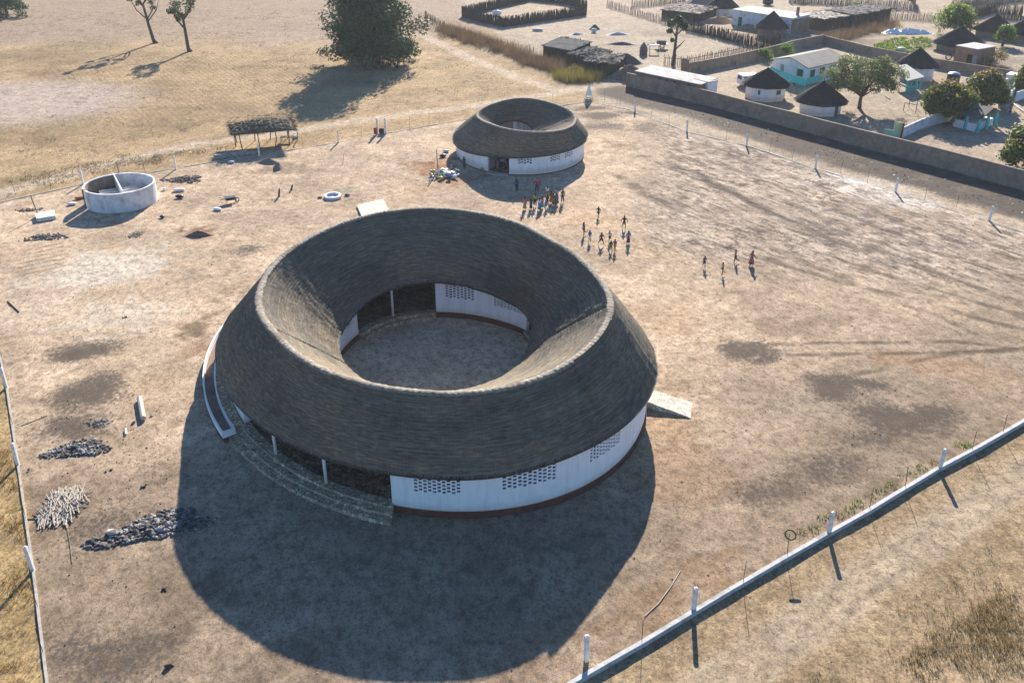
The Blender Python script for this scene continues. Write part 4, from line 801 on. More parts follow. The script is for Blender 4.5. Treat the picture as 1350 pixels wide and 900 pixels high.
# wheelbarrow, sacks, bench
def wheelbarrow(px, py, rz):
    c = g(px, py); r = empty('wheelbarrow', (*c, 0), 'dark wheelbarrow standing on sand left of the round school', 'wheelbarrow'); ca, sa = math.cos(rz), math.sin(rz)
    T = lambda x, y, z: (c[0]+x*ca-y*sa, c[1]+x*sa+y*ca, z)
    mb = MB(); mb.hexa([T(-.4,-.25,.35),T(.4,-.2,.3),T(.4,.2,.3),T(-.4,.25,.35)], [T(-.65,-.42,.72),T(.62,-.36,.68),T(.62,.36,.68),T(-.65,.42,.72)]); mb.build('tray', BLACKP, r)
    for s in (-1, 1): mb = MB(); mb.tube([T(.75,.1*s,.25), T(-.4,.25*s,.4), T(-1.2,.32*s,.7)], .03, 6); mb.tube([T(-.4,.25*s,.4), T(-.5,.3*s,0)], .025, 6); mb.build('handle', RUST, r)
    mb = MB(); mb.tube([T(.78+.22*math.cos(q), 0, .22+.22*math.sin(q)) for q in np.linspace(0,2*math.pi,13)], .06, 6); mb.build('wheel', RUBBER, r)
wheelbarrow(304,267,.5)
def sack(px, py, L, w, h, rz, mat, label, name='sack', cat='sack'):
    c = g(px, py); mb = MB(); n = 10; vs = []
    for i in range(7):
        t = i/6; rr = math.sin(math.pi*(.12+.76*t))**.6
        for j in range(n):
            a = 2*math.pi*j/n; x = (t-.5)*L; y = w/2*rr*math.cos(a)*(1+random.uniform(-.12,.12)); z = h/2+h/2*rr*math.sin(a)*(1+random.uniform(-.1,.1))
            vs.append((c[0]+x*math.cos(rz)-y*math.sin(rz), c[1]+x*math.sin(rz)+y*math.cos(rz), max(z,.0)))
    mb.add(vs, [(i*n+j, i*n+(j+1) % n, (i+1)*n+(j+1) % n, (i+1)*n+j) for i in range(6) for j in range(n)]+[tuple(range(n))[::-1], tuple(6*n+j for j in range(n))])
    return tag(mb.build(name, mat, origin=(*c,0), smooth=True), label, cat)
sack(287,277,.95,.6,.3,-.4,TARP,'white sack lying left of the dark wheelbarrow')
sack(236,252,1.4,.6,.35,.1,TARP,'long white sack on sand right of the round latrine')
sack(237,261,.9,.55,.4,0,BLACKP,'black bag just below the long white sack')
sack(214,287,.5,.4,.3,0,BLACKP,'small black bag below the round latrine on the right')
sack(216,251,.5,.4,.35,0,TARP,'small pale bag close to the right side of the round latrine')
sack(95,270,.9,.6,.3,.3,TARP,'crumpled white bag between the tank lid and the latrine')
sack(106,262,1.2,.5,.3,.5,noise_mat('orange_cloth',(.35,.12,.04),(.48,.20,.07),4,.8),'orange cloth bundle at the left of the round latrine')
c = g(438.6,260); r = empty('well_ring', (*c,0), 'low pale stone ring with a rim on sand behind the big school', 'well ring'); mb = MB(); mb.lathe((c[0],c[1],0), [(1.05,-.1),(1.05,.28),(.75,.32),(.7,.05),(0,.05)], 18, jit=rng.uniform(-.1,.1,18)); mb.build('ring', noise_mat('grey_white',(.45,.45,.45),(.66,.65,.63),2,.85,.3), r)
sack(422,261,.5,.4,.2,0,STONE,'dark stone left of the pale stone ring','stone','stone'); sack(458,258,.6,.5,.25,0,STONE,'dark stone right of the pale stone ring','stone','stone')
for px, py, h, lab in [(367.5,259,.95,'leaning dark stump standing on sand between shelter and school'),(384,250,.6,'short dark stump right of the leaning stump'),(446,222,.0,''),(452,216,1.2,'thin bare sapling on sand near the back fence')]:
    if h: p = g(px, py); mb = MB(); mb.tube([(p[0],p[1],-.1),(p[0]+.12,p[1],h*.6),(p[0]+.2,p[1]+.05,h)], [.13 if h < 1.1 else .03, .11 if h < 1.1 else .025, .08 if h < 1.1 else .015], 7); tag(mb.build('stump' if h < 1.1 else 'sapling', DARKWOOD, origin=(*p,0)), lab, 'stump' if h < 1.1 else 'sapling')
def mound(px, py, rx, ry, h, mat, name, label, cat='earth heap', seed=1):
    c = g(px, py); n = 26; k = 9; vs = []; 
    for i in range(k+1):
        q = i/k
        for j in range(n):
            a = 2*math.pi*j/n; w = 1+.25*math.sin(2*a+seed)+.12*math.sin(5*a+seed*2); z = h*(math.cos(q*math.pi)*.5+.5)*(1+random.uniform(-.15,.15))-.03
            vs.append((c[0]+rx*q*w*math.cos(a), c[1]+ry*q*w*math.sin(a), z))
    mb = MB(); mb.add(vs, [(i*n+j, i*n+(j+1) % n, (i+1)*n+(j+1) % n, (i+1)*n+j) for i in range(k) for j in range(n)]); return tag(mb.build(name, mat, origin=(*c,0), smooth=True), label, cat)
EARTH = noise_mat('heap_earth', (.15,.115,.085), (.30,.23,.17), 3, .95, .5); EARTHRED = noise_mat('heap_red', (.14,.085,.06), (.27,.16,.11), 3, .95, .5)
mound(355,214,1.7,1.5,.55,EARTH,'earth_heap','brown earth heap in front of the thatched shelter',seed=2); mound(367,222,1.0,1.0,.7,EARTH,'earth_heap','steep dark earth heap right of the brown heap',seed=4); mound(262,310,1.5,1.0,.5,EARTHRED,'earth_heap','reddish brown earth heap in the open yard below the rubble',seed=1)

# rubbish heap with two poles beside the small school
r = empty('rubbish_heap', (*g(587,232),0), 'heap of white, blue and yellow plastic rubbish left of the small school', 'rubbish'); cols = [TARP,TARP,noise_mat('bag_blue',(.05,.09,.28),(.10,.16,.40),3,.5),noise_mat('bag_yellow',(.45,.36,.03),(.60,.50,.08),3,.5),noise_mat('bag_dark',(.03,.035,.06),(.07,.08,.11),3,.5)]
for k in range(5):
    mb = MB(); 
    for i in range(14): p = g(587,231)+rng.normal(0,1,2)*np.array([.8,.75]); mb.stone((p[0],p[1],rng.uniform(.1,.55)), rng.uniform(.15,.42))
    mb.build('plastic_bags', cols[k], r)
def pole(a, b, ra, mat, name, label, cat='pole'):
    mb = MB(); mb.tube([a, b], [ra, ra*.7], 7); return tag(mb.build(name, mat, origin=(a[0],a[1],0)), label, cat)
p = g(577.5,224); pole((p[0],p[1],-.1),(p[0]-.1,p[1],2.6),.07,GREYWOOD,'pole','upright grey pole beside the plastic rubbish heap'); 
a, b = g(564,246), g(576,229); pole((a[0],a[1],.06),(b[0],b[1],.5),.07,GREYWOOD,'pole','grey pole lying down from the plastic rubbish heap')
sack(584,207,.9,.5,.4,.4,BLACKP,'dark bag above the plastic rubbish heap'); sack(588,201,.8,.6,.4,.4,noise_mat('bag_grey',(.45,.45,.44),(.62,.62,.6),3,.6),'grey white bag above the dark bag left of the small school')
sack(601,209.5,1.2,.6,.35,-.5,noise_mat('mat_teal',(.05,.12,.10),(.10,.20,.16),3,.7),'teal bundle in shade at the left of the small school wall','bundle','bundle')
r = empty('wall_bundles', (*g(634,224),0), 'dark and yellow bundles at the foot of the small school wall', 'bundle')
p = g(631,222); mb = MB(); mb.stone((p[0],p[1],.25), .5); mb.build('dark_bundle', BLACKP, r); p = g(636,225); mb = MB(); mb.stone((p[0],p[1],.2), .38); mb.build('yellow_bundle', noise_mat('bundle_yellow',(.22,.20,.07),(.34,.31,.12),3,.8), r)
# white pyramid-shaped frame (water point) at the far fence corner
c = g(776,133); r = empty('pyramid_well', (*c,0), 'white pointed pyramid hood over a well at the far fence corner', 'well')
mb = MB(); mb.lathe((c[0],c[1],0), [(.55,1.0),(.36,1.55),(.12,2.35),(.02,2.5)], 8); mb.build('hood', TARP, r)
for k in range(4): a = k*math.pi/2+.5; mb = MB(); mb.tube([(c[0]+.95*math.cos(a),c[1]+.95*math.sin(a),.0),(c[0]+.50*math.cos(a),c[1]+.50*math.sin(a),1.0)], .06, 6); mb.build('leg', WHITE_POST, r)
mb = MB(); mb.lathe((c[0],c[1],0), [(.62,-.1),(.62,.45),(.45,.45),(.42,.1),(0,.1)], 14); mb.build('well_rim', CEMENT, r)

# ------------------------------------------------------------------ thatched pole shelter
def shelter():
    fl, fr = g(318,198), g(383,192); ax = (fr-fl)/np.hypot(*(fr-fl)); L = np.hypot(*(fr-fl)); nr = np.array([-ax[1], ax[0]]); D = 3.9
    r = empty('pole_shelter', (*(fl+ax*L/2+nr*D/2),0), 'open shelter of forked poles with a thick brushwood roof by the back fence', 'shelter'); mb = MB()
    P = lambda s, d, z: (*(fl+ax*s+nr*d), z)
    nu, nv = 40, 24; V = []; 
    for i in range(nu+1):
        for j in range(nv+1):
            s = -1.0+(L+1.9)*i/nu; d = -.7+(D+1.5)*j/nv; e = min(i, nu-i)/nu*2; f = min(j, nv-j)/nv*2
            z = 2.30+1.15*min(1, (e*f)**.45*1.15)+random.uniform(-.10,.10); V.append(P(s+random.uniform(-.1,.1), d+random.uniform(-.1,.1), z))
    q = lambda i, j: i*(nv+1)+j
    mb.add(V, [(q(i,j),q(i+1,j),q(i+1,j+1),q(i,j+1)) for i in range(nu) for j in range(nv)])
    V2 = [P(-1+(L+1.9)*i, -.7+(D+1.5)*j, 2.25) for i, j in ((0,0),(1,0),(1,1),(0,1))]; mb.add(V2, [(3,2,1,0)])
    for i in range(1500):
        s = rng.uniform(-1.1,L+1.0); d = rng.uniform(-.9,D+.9); e = rng.random() < .55
        if e:
            if rng.random() < .5: d = rng.choice([-.75, D+.8])+rng.normal(0,.1)
            else: s = rng.choice([-1.0, L+.9])+rng.normal(0,.1)
        z = rng.uniform(2.15,2.9) if e else 3.40; t = rng.uniform(0,6.28); l = rng.uniform(.2,.55)
        mb.tube([P(s,d,z), P(s+l*math.cos(t),d+l*math.sin(t),z+rng.uniform(-.22,.10))], [.02,.008], 3, caps=False)
    mb.build('brush_roof', noise_mat('brushwood', (.055,.045,.034), (.21,.17,.12), 2.5, .95, .6), r)
    for (s, d) in ((.0,.0),(2.4,.1),(4.7,.0),(L,.1),(-.3,D),(2.2,D),(4.4,D),(L+.2,D-.2),(-.6,D*.5)):
        m2 = MB(); m2.tube([P(s+random.uniform(-.2,.2),d,-.1), P(s+random.uniform(-.15,.15),d,1.2), P(s,d,2.4)], [.075,.065,.06], 6); m2.build('pole', DARKWOOD, r)
    m2 = MB(); m2.tube([P(L+.3,-.6,0), P(L+1.0,-.1,.7), P(L+1.2,.6,1.5), P(L+.9,1.2,2.35)], .06, 6); m2.build('bent_pole', GREYWOOD, r)
shelter()
mb = MB(); a, b = g(281,211), g(334,203); n = 16
for i in range(n):
    p = a+(b-a)*i/(n-1)
    for k in range(random.choice((2,3,3))): mb.box((p[0]+random.uniform(-.06,.06), p[1]+random.uniform(-.2,.2), .11+.21*k), (.42,.24,.2), random.uniform(-.3,.3))
tag(mb.build('block_stack', CEMENT, origin=(*a,0)), 'row of stacked grey cement blocks in front of the pole shelter', 'blocks')
sack(305,215,.8,.6,.3,.2,noise_mat('bag_lightblue',(.35,.42,.48),(.5,.57,.62),3,.6),'pale blue bag on the shaded ground before the block row')
r = empty('shade_table', (*g(379,187),0), 'dark table with a pale bundle under the pole shelter', 'table'); p = g(379,187); mb = MB(); mb.box((p[0],p[1],.72), (1.8,.8,.08)); mb.build('tabletop', DARKWOOD, r)
for sx in (-.8,.8):
    for sy in (-.32,.32): mb = MB(); mb.tube([(p[0]+sx,p[1]+sy,0),(p[0]+sx,p[1]+sy,.68)], .04, 6); mb.build('leg', DARKWOOD, r)
sack(390,182,.8,.5,.4,.2,TARP,'white sack near the right end of the pole shelter')

# ------------------------------------------------------------------ trees
def leaves(clumps, n, size, jitter=.35, flat=.0):
    cl = np.array([c[:3] for c in clumps]); rr = np.array([c[3] for c in clumps]); w = rr**2/np.sum(rr**2); k = rng.choice(len(cl), n, p=w)
    d = rng.normal(size=(n,3)); d /= np.linalg.norm(d, axis=1)[:,None]; q = rng.random(n)**.30
    P = cl[k]+d*(rr[k]*q*(1+rng.normal(0,.10,n)))[:,None]*np.array([1,1,.85])
    nn = d+rng.normal(0,.75,(n,3)); nn /= np.linalg.norm(nn, axis=1)[:,None]
    a = np.cross(nn, rng.normal(size=(n,3))); a /= np.linalg.norm(a, axis=1)[:,None]; b = np.cross(nn, a); s = (size*rng.uniform(.5,1.35,n))[:,None]
    V = np.stack([P-a*s-b*s*.25, P+b*s*.55-a*s*.1, P+a*s+b*s*.1, P-b*s*.6+a*s*.15], 1).reshape(-1,3); Q = np.arange(4*n).reshape(-1,4)
    return V, Q, k, q, P, d
def tree(name, base, clumps, n, size, mat, trunk, label, cat='tree', group=None, top_tint=0.35, rseed=0):
    root = empty(name, (base[0],base[1],0), label, cat, group)
    V, Q, k, q, P, d = leaves(clumps, n, size); zr = (P[:,2]-P[:,2].min())/(np.ptp(P[:,2])+1e-6)
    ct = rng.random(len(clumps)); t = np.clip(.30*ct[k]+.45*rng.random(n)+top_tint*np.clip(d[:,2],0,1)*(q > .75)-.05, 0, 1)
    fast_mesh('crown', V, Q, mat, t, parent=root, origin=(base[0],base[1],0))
    if trunk:
        mb = MB()
        for pts, rad in trunk: mb.tube(pts, rad, 8)
        mb.build('trunk', BARK, root, smooth=True)
    return root
def dome(cx, cy, z0, rx, ry, h, n, r, seed=0, hollow=.55):
    q = np.random.default_rng(seed); out = []
    for i in range(n):
        u = q.uniform(0, 2*np.pi); v = q.uniform(0,1)**.7*np.pi/2; s = q.uniform(hollow, 1)
        out.append((cx+rx*s*math.cos(u)*math.cos(v), cy+ry*s*math.sin(u)*math.cos(v), z0+h*s*math.sin(v)*q.uniform(.8,1), r*q.uniform(.7,1.25)))
    return out
# the big dark tree
b = g(496,84); hb = 19.
cl = dome(b[0],b[1],2.0,9.6,8.0,17,135,2.6,1,.3)+dome(b[0],b[1],1.3,9.2,8.0,4,75,1.7,2,.5)+[(b[0]-10.2,b[1]+.5,1.9,1.0),(b[0]-9.2,b[1]+1,2.2,1.2),(b[0]-7.5,b[1]-2,1.9,1.4)]
tree('big_tree', b, cl, 56000, .27, LEAF_DARK, [([(b[0],b[1],-.3),(b[0]+.2,b[1],2.5),(b[0],b[1],7)],[.9,.7,.5]),([(b[0],b[1],2),(b[0]-3,b[1]+1,5),(b[0]-5,b[1]+2,9)],[.45,.3,.12]),([(b[0],b[1],2.2),(b[0]+3,b[1]-1,6),(b[0]+5,b[1]-1,10)],[.45,.3,.12])], 'huge dense dark green tree standing in the straw field', top_tint=.2)
# two tall bare trees
def bare_tree(base, H, lean, seed, label, green):
    q = random.Random(seed); root = empty('bare_tree', (*base,0), label, 'tree', 'tall bare trees in the straw field'); mb = MB()
    top = np.array([base[0]+lean, base[1], H*.62]); mb.tube([(base[0]+.25*(1 if lean<0 else 0),base[1],-.2),(base[0]+lean*.15,base[1],.6),(base[0]+lean*.6,base[1],H*.3),tuple(top)], [.62,.36,.30,.22], 9); tips = []
    for k in range(8):
        a = q.uniform(0,6.28); L = q.uniform(.22,.45)*H; s0 = top*1.0; f = q.uniform(.55,1); s0 = np.array([base[0]+lean*f, base[1], H*.62*f])
        d = np.array([math.cos(a)*.75, math.sin(a)*.5, q.uniform(.6,1.3)]); d /= np.linalg.norm(d); p1 = s0+d*L*.5+np.array([math.cos(a)*.5,0,-.2]); p2 = s0+d*L
        mb.tube([s0,p1,p2], [.15,.11,.05], 6); tips += [p1*.5+p2*.5, p2]
        for _ in range(3):
            e = p1+(p2-p1)*q.random(); dd = np.array([q.uniform(-1,1), q.uniform(-1,1), q.uniform(.1,1)])*q.uniform(.6,1.5); mb.tube([e, e+dd*.5+np.array([0,0,.1]), e+dd], [.06,.045,.02], 5); tips.append(e+dd)
    mb.build('trunk', BARK, root, smooth=True)
    cl = [(*t, q.uniform(.35,.8)) for t in tips if q.random() < green]+[(base[0]+lean*.5-.9,base[1],H*.52,.7),(base[0]+lean*.5-.9,base[1],H*.60,.8)]*(1 if green > .5 else 0)
    V, Q, k, qq, P, d = leaves(cl, 1100, .22); fast_mesh('crown', V, Q, LEAF_DARK, rng.random(1100)*.8, parent=root, origin=(*base,0))
bare_tree(g(204,57), 12.5, -1.0, 5, 'tall nearly bare tree leaning left in the straw field, left of two', .5)
bare_tree(g(249,68), 12.0, -.1, 9, 'tall nearly bare straight tree in the straw field, right of two', .55)
# bush at the top-left corner
b = g(10,22); tree('green_bush', b, dome(b[0]-1,b[1],.4,6,5,5,40,1.3,4), 5000, .3, LEAF_DARK, [([(b[0],b[1],-.2),(b[0],b[1],2.5)],[.4,.25])], 'dark green bushy tree in the top left corner')
# mango trees
def mango(px, py, rpx, h, label, seed, mat=LEAF_MANGO, n=15000, tt=.55):
    b = g(px, py); dep = b[1]*cP+H_CAM*sP; r = rpx/F_PX*dep*1.12
    cl = dome(b[0],b[1],1.4,r*.82,r*.82,h-1.9,60,r*.38,seed,.5)+dome(b[0],b[1],1.5,r*.85,r*.85,.8,22,r*.24,seed+50,.7)
    return tree('mango_tree', b, cl, n, .25, mat, [([(b[0],b[1],-.2),(b[0]+.1,b[1],1.2),(b[0],b[1],3)],[.3,.24,.15])], label, 'tree', 'round trees in the village yard', tt)
mango(1246,160,35,5.6,'round dense green tree with reddish top beside the turquoise kiosk',21)
mango(1296,141,29,5.4,'round dense green tree behind the turquoise kiosk',22)
mango(1358,222,38,5.6,'round bushy tree cut by the right edge in front of the yard',23,tt=.6)
mango(1358,125,24,6.0,'olive green tree at the right edge beside the white gatehouse',24,tt=.7)
mango(1257,44,24,6.5,'bright green round tree beyond the yard at the top right',25,LEAF_BRIGHT,6000,.5)
mango(1321,61,14,4.2,'small olive green round tree between dark roofs at top right',26,LEAF_BRIGHT,2600,.3)
# acacia-like tree in the yard
b = g(1133,143)
cl = [(b[0]+random.uniform(-6.2,6.0), b[1]+random.uniform(-4.5,4.5), random.uniform(3.8,7.6), random.uniform(.7,1.25)) for _ in range(95)]
cl = [c for c in cl if ((c[0]-b[0])/6.4)**2+((c[1]-b[1])/4.8)**2+((c[2]-4.6)/3.2)**2 < 1.0]
tr = [([(b[0],b[1],-.2),(b[0]-.1,b[1],1.2),(b[0],b[1],2.2)],[.36,.28,.24])]+[([(b[0],b[1],1.8),(b[0]+(c[0]-b[0])*.4,b[1]+(c[1]-b[1])*.4,2.2+(c[2]-2.2)*.5),(c[0],c[1],c[2])],[.14,.09,.03]) for c in cl[::3]]
tree('acacia_tree', b, cl, 10500, .16, LEAF_ACACIA, tr, 'wide airy olive tree with open crown in the middle of the yard', top_tint=.3)
# slim lopped tree by the cart
b = g(888,86.5); cl = [(b[0]+x,b[1],z,rr) for x,z,rr in ((-1.0,7.6,.9),(1.2,7.4,.9),(.2,8.3,.9),(-1.2,6.2,.6),(1.6,6.7,.7),(-.6,4.6,.45))]
tree('lopped_tree', b, cl, 1500, .2, LEAF_DARK, [([(b[0]-.1,b[1],-.2),(b[0],b[1],3),(b[0]+.1,b[1],6),(b[0]+.2,b[1],8)],[.36,.28,.22,.1]),([(b[0],b[1],2.8),(b[0]+1.2,b[1],4.0),(b[0]+1.7,b[1],4.6)],[.16,.1,.04]),([(b[0],b[1],5.2),(b[0]-1,b[1],6.6),(b[0]-1,b[1],7.4)],[.14,.1,.05]),([(b[0],b[1],5.4),(b[0]+1.2,b[1],6.6),(b[0]+1.3,b[1],7.3)],[.14,.1,.05])], 'slim lopped tree with tufts of leaves by the stick fence', top_tint=.4)
def bush(px, py, r, h, mat, label, n=900, size=.14, name='bush', cat='bush', group=None, seed=1):
    b = g(px, py); return tree(name, b, dome(b[0],b[1],.2,r*.8,r*.8,h*.85,14,r*.35,seed), n, size, mat, None, label, cat, group)
bush(1007,80,2.2,2.6,LEAF_BRIGHT,'round light green bush behind the white house, left of two',seed=31); bush(1036,76,3.0,2.8,LEAF_BRIGHT,'wider light green bush behind the white house, right of two',1400,seed=32)
bush(1316,84,3.6,2.8,LEAF_YELLOW,'pale yellow green bush right of the mud house',1500,seed=33); bush(1300,88,3.0,1.2,REED,'dry straw bush in front of the mud house corner',900,seed=34)
bush(1126,18,1.8,3.2,LEAF_BRIGHT,'small green tree behind the dark brushwood sheds',700,seed=35,name='small_tree',cat='tree'); bush(1325,-2,2.0,2.0,LEAF_BRIGHT,'green bush at the top edge on the right',500,seed=36); bush(1058,4,2.2,2.2,LEAF_BRIGHT,'green bush at the top edge behind the long white building',600,seed=37)
# reed thicket and yellow shrubs along the field edge
def thicket(poly_px, n, h, mat, name, label, cat, blade=.032, nb=18, sp=.7):
    pts = scatter_px(n, poly_px, None, 17); pts = pts+rng.normal(0,.7,pts.shape); V, Q = blades(pts, nb, h*rng.uniform(.45,1.25,len(pts)), sp, blade, .75); t = np.repeat(rng.random(len(pts)), nb)*.7+rng.random(len(Q))*.3; c = pts.mean(0)
    return tag(fast_mesh(name, V, Q, mat, t, origin=(*c,0)), label, cat)
thicket([(572,38),(590,36),(640,52),(700,72),(694,82),(640,66),(590,50)], 520, 1.9, REED, 'reed_thicket','long rust brown reed thicket at the field edge behind the big tree','thicket')
thicket([(694,74),(745,88),(736,98),(690,84)], 260, 1.6, REED, 'reed_thicket','short rust brown reed thicket beside the dark sheds','thicket')
thicket([(733,97),(785,95),(795,107),(745,110)], 330, 1.5, LEAF_YELLOW, 'yellow_shrubs','yellow green shrub patch in front of the dark sheds','shrub')
thicket([(1080,50),(1180,29),(1184,36),(1090,59)], 420, 1.7, REED, 'reed_thicket','dry tan reed hedge behind the yard wall at the top right','thicket')
bush(758,97,1.6,1.4,LEAF_YELLOW,'small yellow bush at the left of the yellow shrub patch',400,seed=38)

# ------------------------------------------------------------------ VILLAGE
def hut(px, py, r, wh, rh, over, sides, wallmat, label, roofmat=THATCHDK, doors=(), shutters=(), ph0=.3, group='round thatched huts', teal=False):
    c = g(px, py); root = empty('round_hut', (*c,0), label, 'hut', group)
    mb = MB(); mb.lathe((*c,0), [(r,-.15),(r,wh+.3)], sides, ph0=ph0); mb.build('wall', PLASTER if wallmat is WHITE else wallmat, root)
    n = 72; rows = 12; V = []; U = []; q = np.random.default_rng(int(px)); ph = np.arange(n)/n*2*np.pi; jit = 1+(fbm(np.cos(ph)*5, np.sin(ph)*5, .9, int(px))-.5)*.14
    for i in range(rows+1):
        for dl in ((0,) if i in (0,rows) else (.0,.07)):
            t = i/rows; rr = (r+over)*(t**1.05)*(jit if i > rows*.6 else 1)+.04; z = wh+.0+rh*(1-t)+.12*math.sin(t*math.pi)-dl-.25*(t > .98)*0
            V.append(np.stack([c[0]+(rr+dl*-.6)*np.cos(ph), c[1]+(rr+dl*-.6)*np.sin(ph), z-(.18 if i==rows else 0)*(jit-.97)*3+0*ph], 1)); U.append(np.stack([ph*r, np.full(n, t*(r+rh))], 1))
    m = len(V); V = np.concatenate(V); U = np.concatenate(U); i = np.arange(m*n).reshape(m, n); j = np.roll(i, -1, 1)
    fast_mesh('thatch_roof', V, np.stack([i[:-1], i[1:], j[1:], j[:-1]], -1).reshape(-1,4), roofmat, parent=root, origin=(*c,0), uv=U)
    mb = MB(); mb.lathe((*c,0), [(r+over-.1,wh-.03),(r*.3,wh+rh*.6),(0.01,wh+rh*.8)], 24); mb.build('roof_underside', DARKWOOD, root)
    def at(a, w, h, z, mat, nm):
        mb = MB(); ap = r*math.cos(math.pi/sides)+.02 if sides < 14 else r+.0; mb.box((c[0]+ap*math.cos(a), c[1]+ap*math.sin(a), z), (.14,w,h), a); mb.build(nm, mat, root)
    for a, mat in doors: at(R(a), .95, 1.8, .9, mat, 'door')
    for a, mat in shutters: at(R(a), .75, .7, 1.45, mat, 'shutter')
    return root
hut(1008,129,3.25,2.25,2.6,.75,8,WHITE,'white eight-sided hut with dark thatched cone roof and green shutters',shutters=((-112.5+ -15,GREENP),(-67.5+5,GREENP)),ph0=R(0),group='white huts in the yard')
hut(1080,147.5,3.15,1.75,3.0,.9,10,WHITE,'white round hut with ragged dark thatch and a green door',doors=((-58,GREENP),),ph0=.1,group='white huts in the yard')
hut(1206,103,2.9,2.3,3.0,.8,16,WHITE,'white hut with steep dark cone roof behind the tin pavilion',group='white huts in the yard')
hut(952,20,3.0,1.9,3.2,1.0,16,OLDWHITE,'whitish round hut with dark cone roof behind the stick fence at the top')
hut(1016,48,2.9,1.9,3.4,.8,16,MUDRED,'brown mud hut with dark cone roof before the long white building')
hut(1262,66,4.0,1.3,3.4,1.2,16,MUD,'low wide mud hut with dark cone roof behind the flat mud house')
hut(1309,48,3.6,1.4,3.2,.9,16,MUD,'mud hut with dark cone roof at the top right, left of two')
hut(1350,54,3.8,1.6,3.4,.9,16,MUD,'mud hut with dark cone roof cut by the right edge')

def quad_house(name, corners, h, mat, label, cat='house', roof=None, roofmat=TIN, over=.3, rise=0.0, thick=.12, group=None):
    """flat or mono-pitch roofed box on four ground corners (counter-clockwise); rise lifts the far side of the roof."""
    c = np.mean([np.array(p) for p in corners], 0); root = empty(name, (*c,0), label, cat, group)
    mb = MB(); mb.hexa([(*p,-.15) for p in corners], [(*corners[0],h),(*corners[1],h),(*corners[2],h+rise),(*corners[3],h+rise)]); mb.build('wall', mat, root)
    if roofmat:
        o = [np.array(p)+(np.array(p)-c)/np.hypot(*(np.array(p)-c))*over*1.4 for p in corners]; mb = MB()
        zz = [h+.004,h+.004,h+rise+.004,h+rise+.004]; mb.hexa([(*p,z) for p, z in zip(o,zz)], [(*p,z+thick) for p, z in zip(o,zz)]); mb.build('roof', roofmat, root)
    return root
def rect(px0, py0, px1, py1, depth):
    """ground rectangle: front edge between two surveyed points, depth metres back."""
    a, b = g(px0,py0), g(px1,py1); d = (b-a)/np.hypot(*(b-a)); n = np.array([-d[1], d[0]]); return [tuple(a), tuple(b), tuple(b+n*depth), tuple(a+n*depth)]
def panel(root, corners, s, w, h, z, mat, nm, edge=0, t=.12):
    a, b = np.array(corners[edge]), np.array(corners[(edge+1) % 4]); d = (b-a)/np.hypot(*(b-a)); p = a+d*s; mb = MB(); mb.box((p[0],p[1],z), (w,t,h), math.atan2(d[1], d[0])); return mb.build(nm, mat, root)
# big yard wall
YW = W([(826,114),(935,140),(1080,179),(1136,194),(1284,233),(1350,251),(1450,278)])
polyline_wall('yard_wall', densify(YW, 4.2), 2.35, .28, MUD, 'long brown mud-brick wall along the front of the village yard', 'wall', pil=4.2, zvar=.06)
polyline_wall('yard_wall', densify(W([(903,98),(960,87),(1011,76),(1045,66),(1085,58)]), 4), 1.9, .25, MUD, 'mud-brick wall behind the yard running up from the tin-roofed shed', 'wall', pil=4, zvar=.05)
polyline_wall('yard_wall', densify(W([(1085,58),(1140,72),(1180,80),(1228,89),(1280,98),(1330,106),(1400,118)]), 4), 1.7, .25, MUD, 'mud-brick wall behind the water tank at the back of the yard', 'wall', pil=4, zvar=.05)
# shed at the wall corner
cs = rect(838,117.5,921,136,4.2); cs = [tuple(np.array(p)+np.array([.05,.75])) for p in cs]; s = quad_house('corner_shed', cs, 2.7, MUDRED, 'brown mud shed with white tin roof at the yard wall corner', 'shed', roofmat=TIN, over=.25, rise=.35)
L_ = np.hypot(*(np.array(cs[1])-np.array(cs[0])))
for f in (.38,.50,.62,.84): panel(s, cs, L_*f, .55, .75, 2.1, DARK, 'window', t=.10)
cs = rect(912,130,930,135,2.2); cs = [tuple(np.array(p)+np.array([.3,.9])) for p in cs]; s = quad_house('white_cabin', cs, 2.9, WHITE, 'tiny white cabin at the right end of the corner shed', 'cabin', roofmat=CEMENT, over=.05)
panel(s, cs, 1.9, .5, 1.5, 1.6, TEAL, 'door', t=.10)
mound(830,104,4.2,3.0,2.3,noise_mat('old_straw',(.10,.075,.05),(.24,.185,.13),2,.95,.6),'straw_stack','brown straw stack behind the corner shed','straw stack',seed=3)
cs = rect(897,99.5,904,101,.7); quad_house('chimney_pillar', cs, 2.9, MUDRED, 'square mud pillar beside the corner shed roof', 'pillar', roofmat=None)
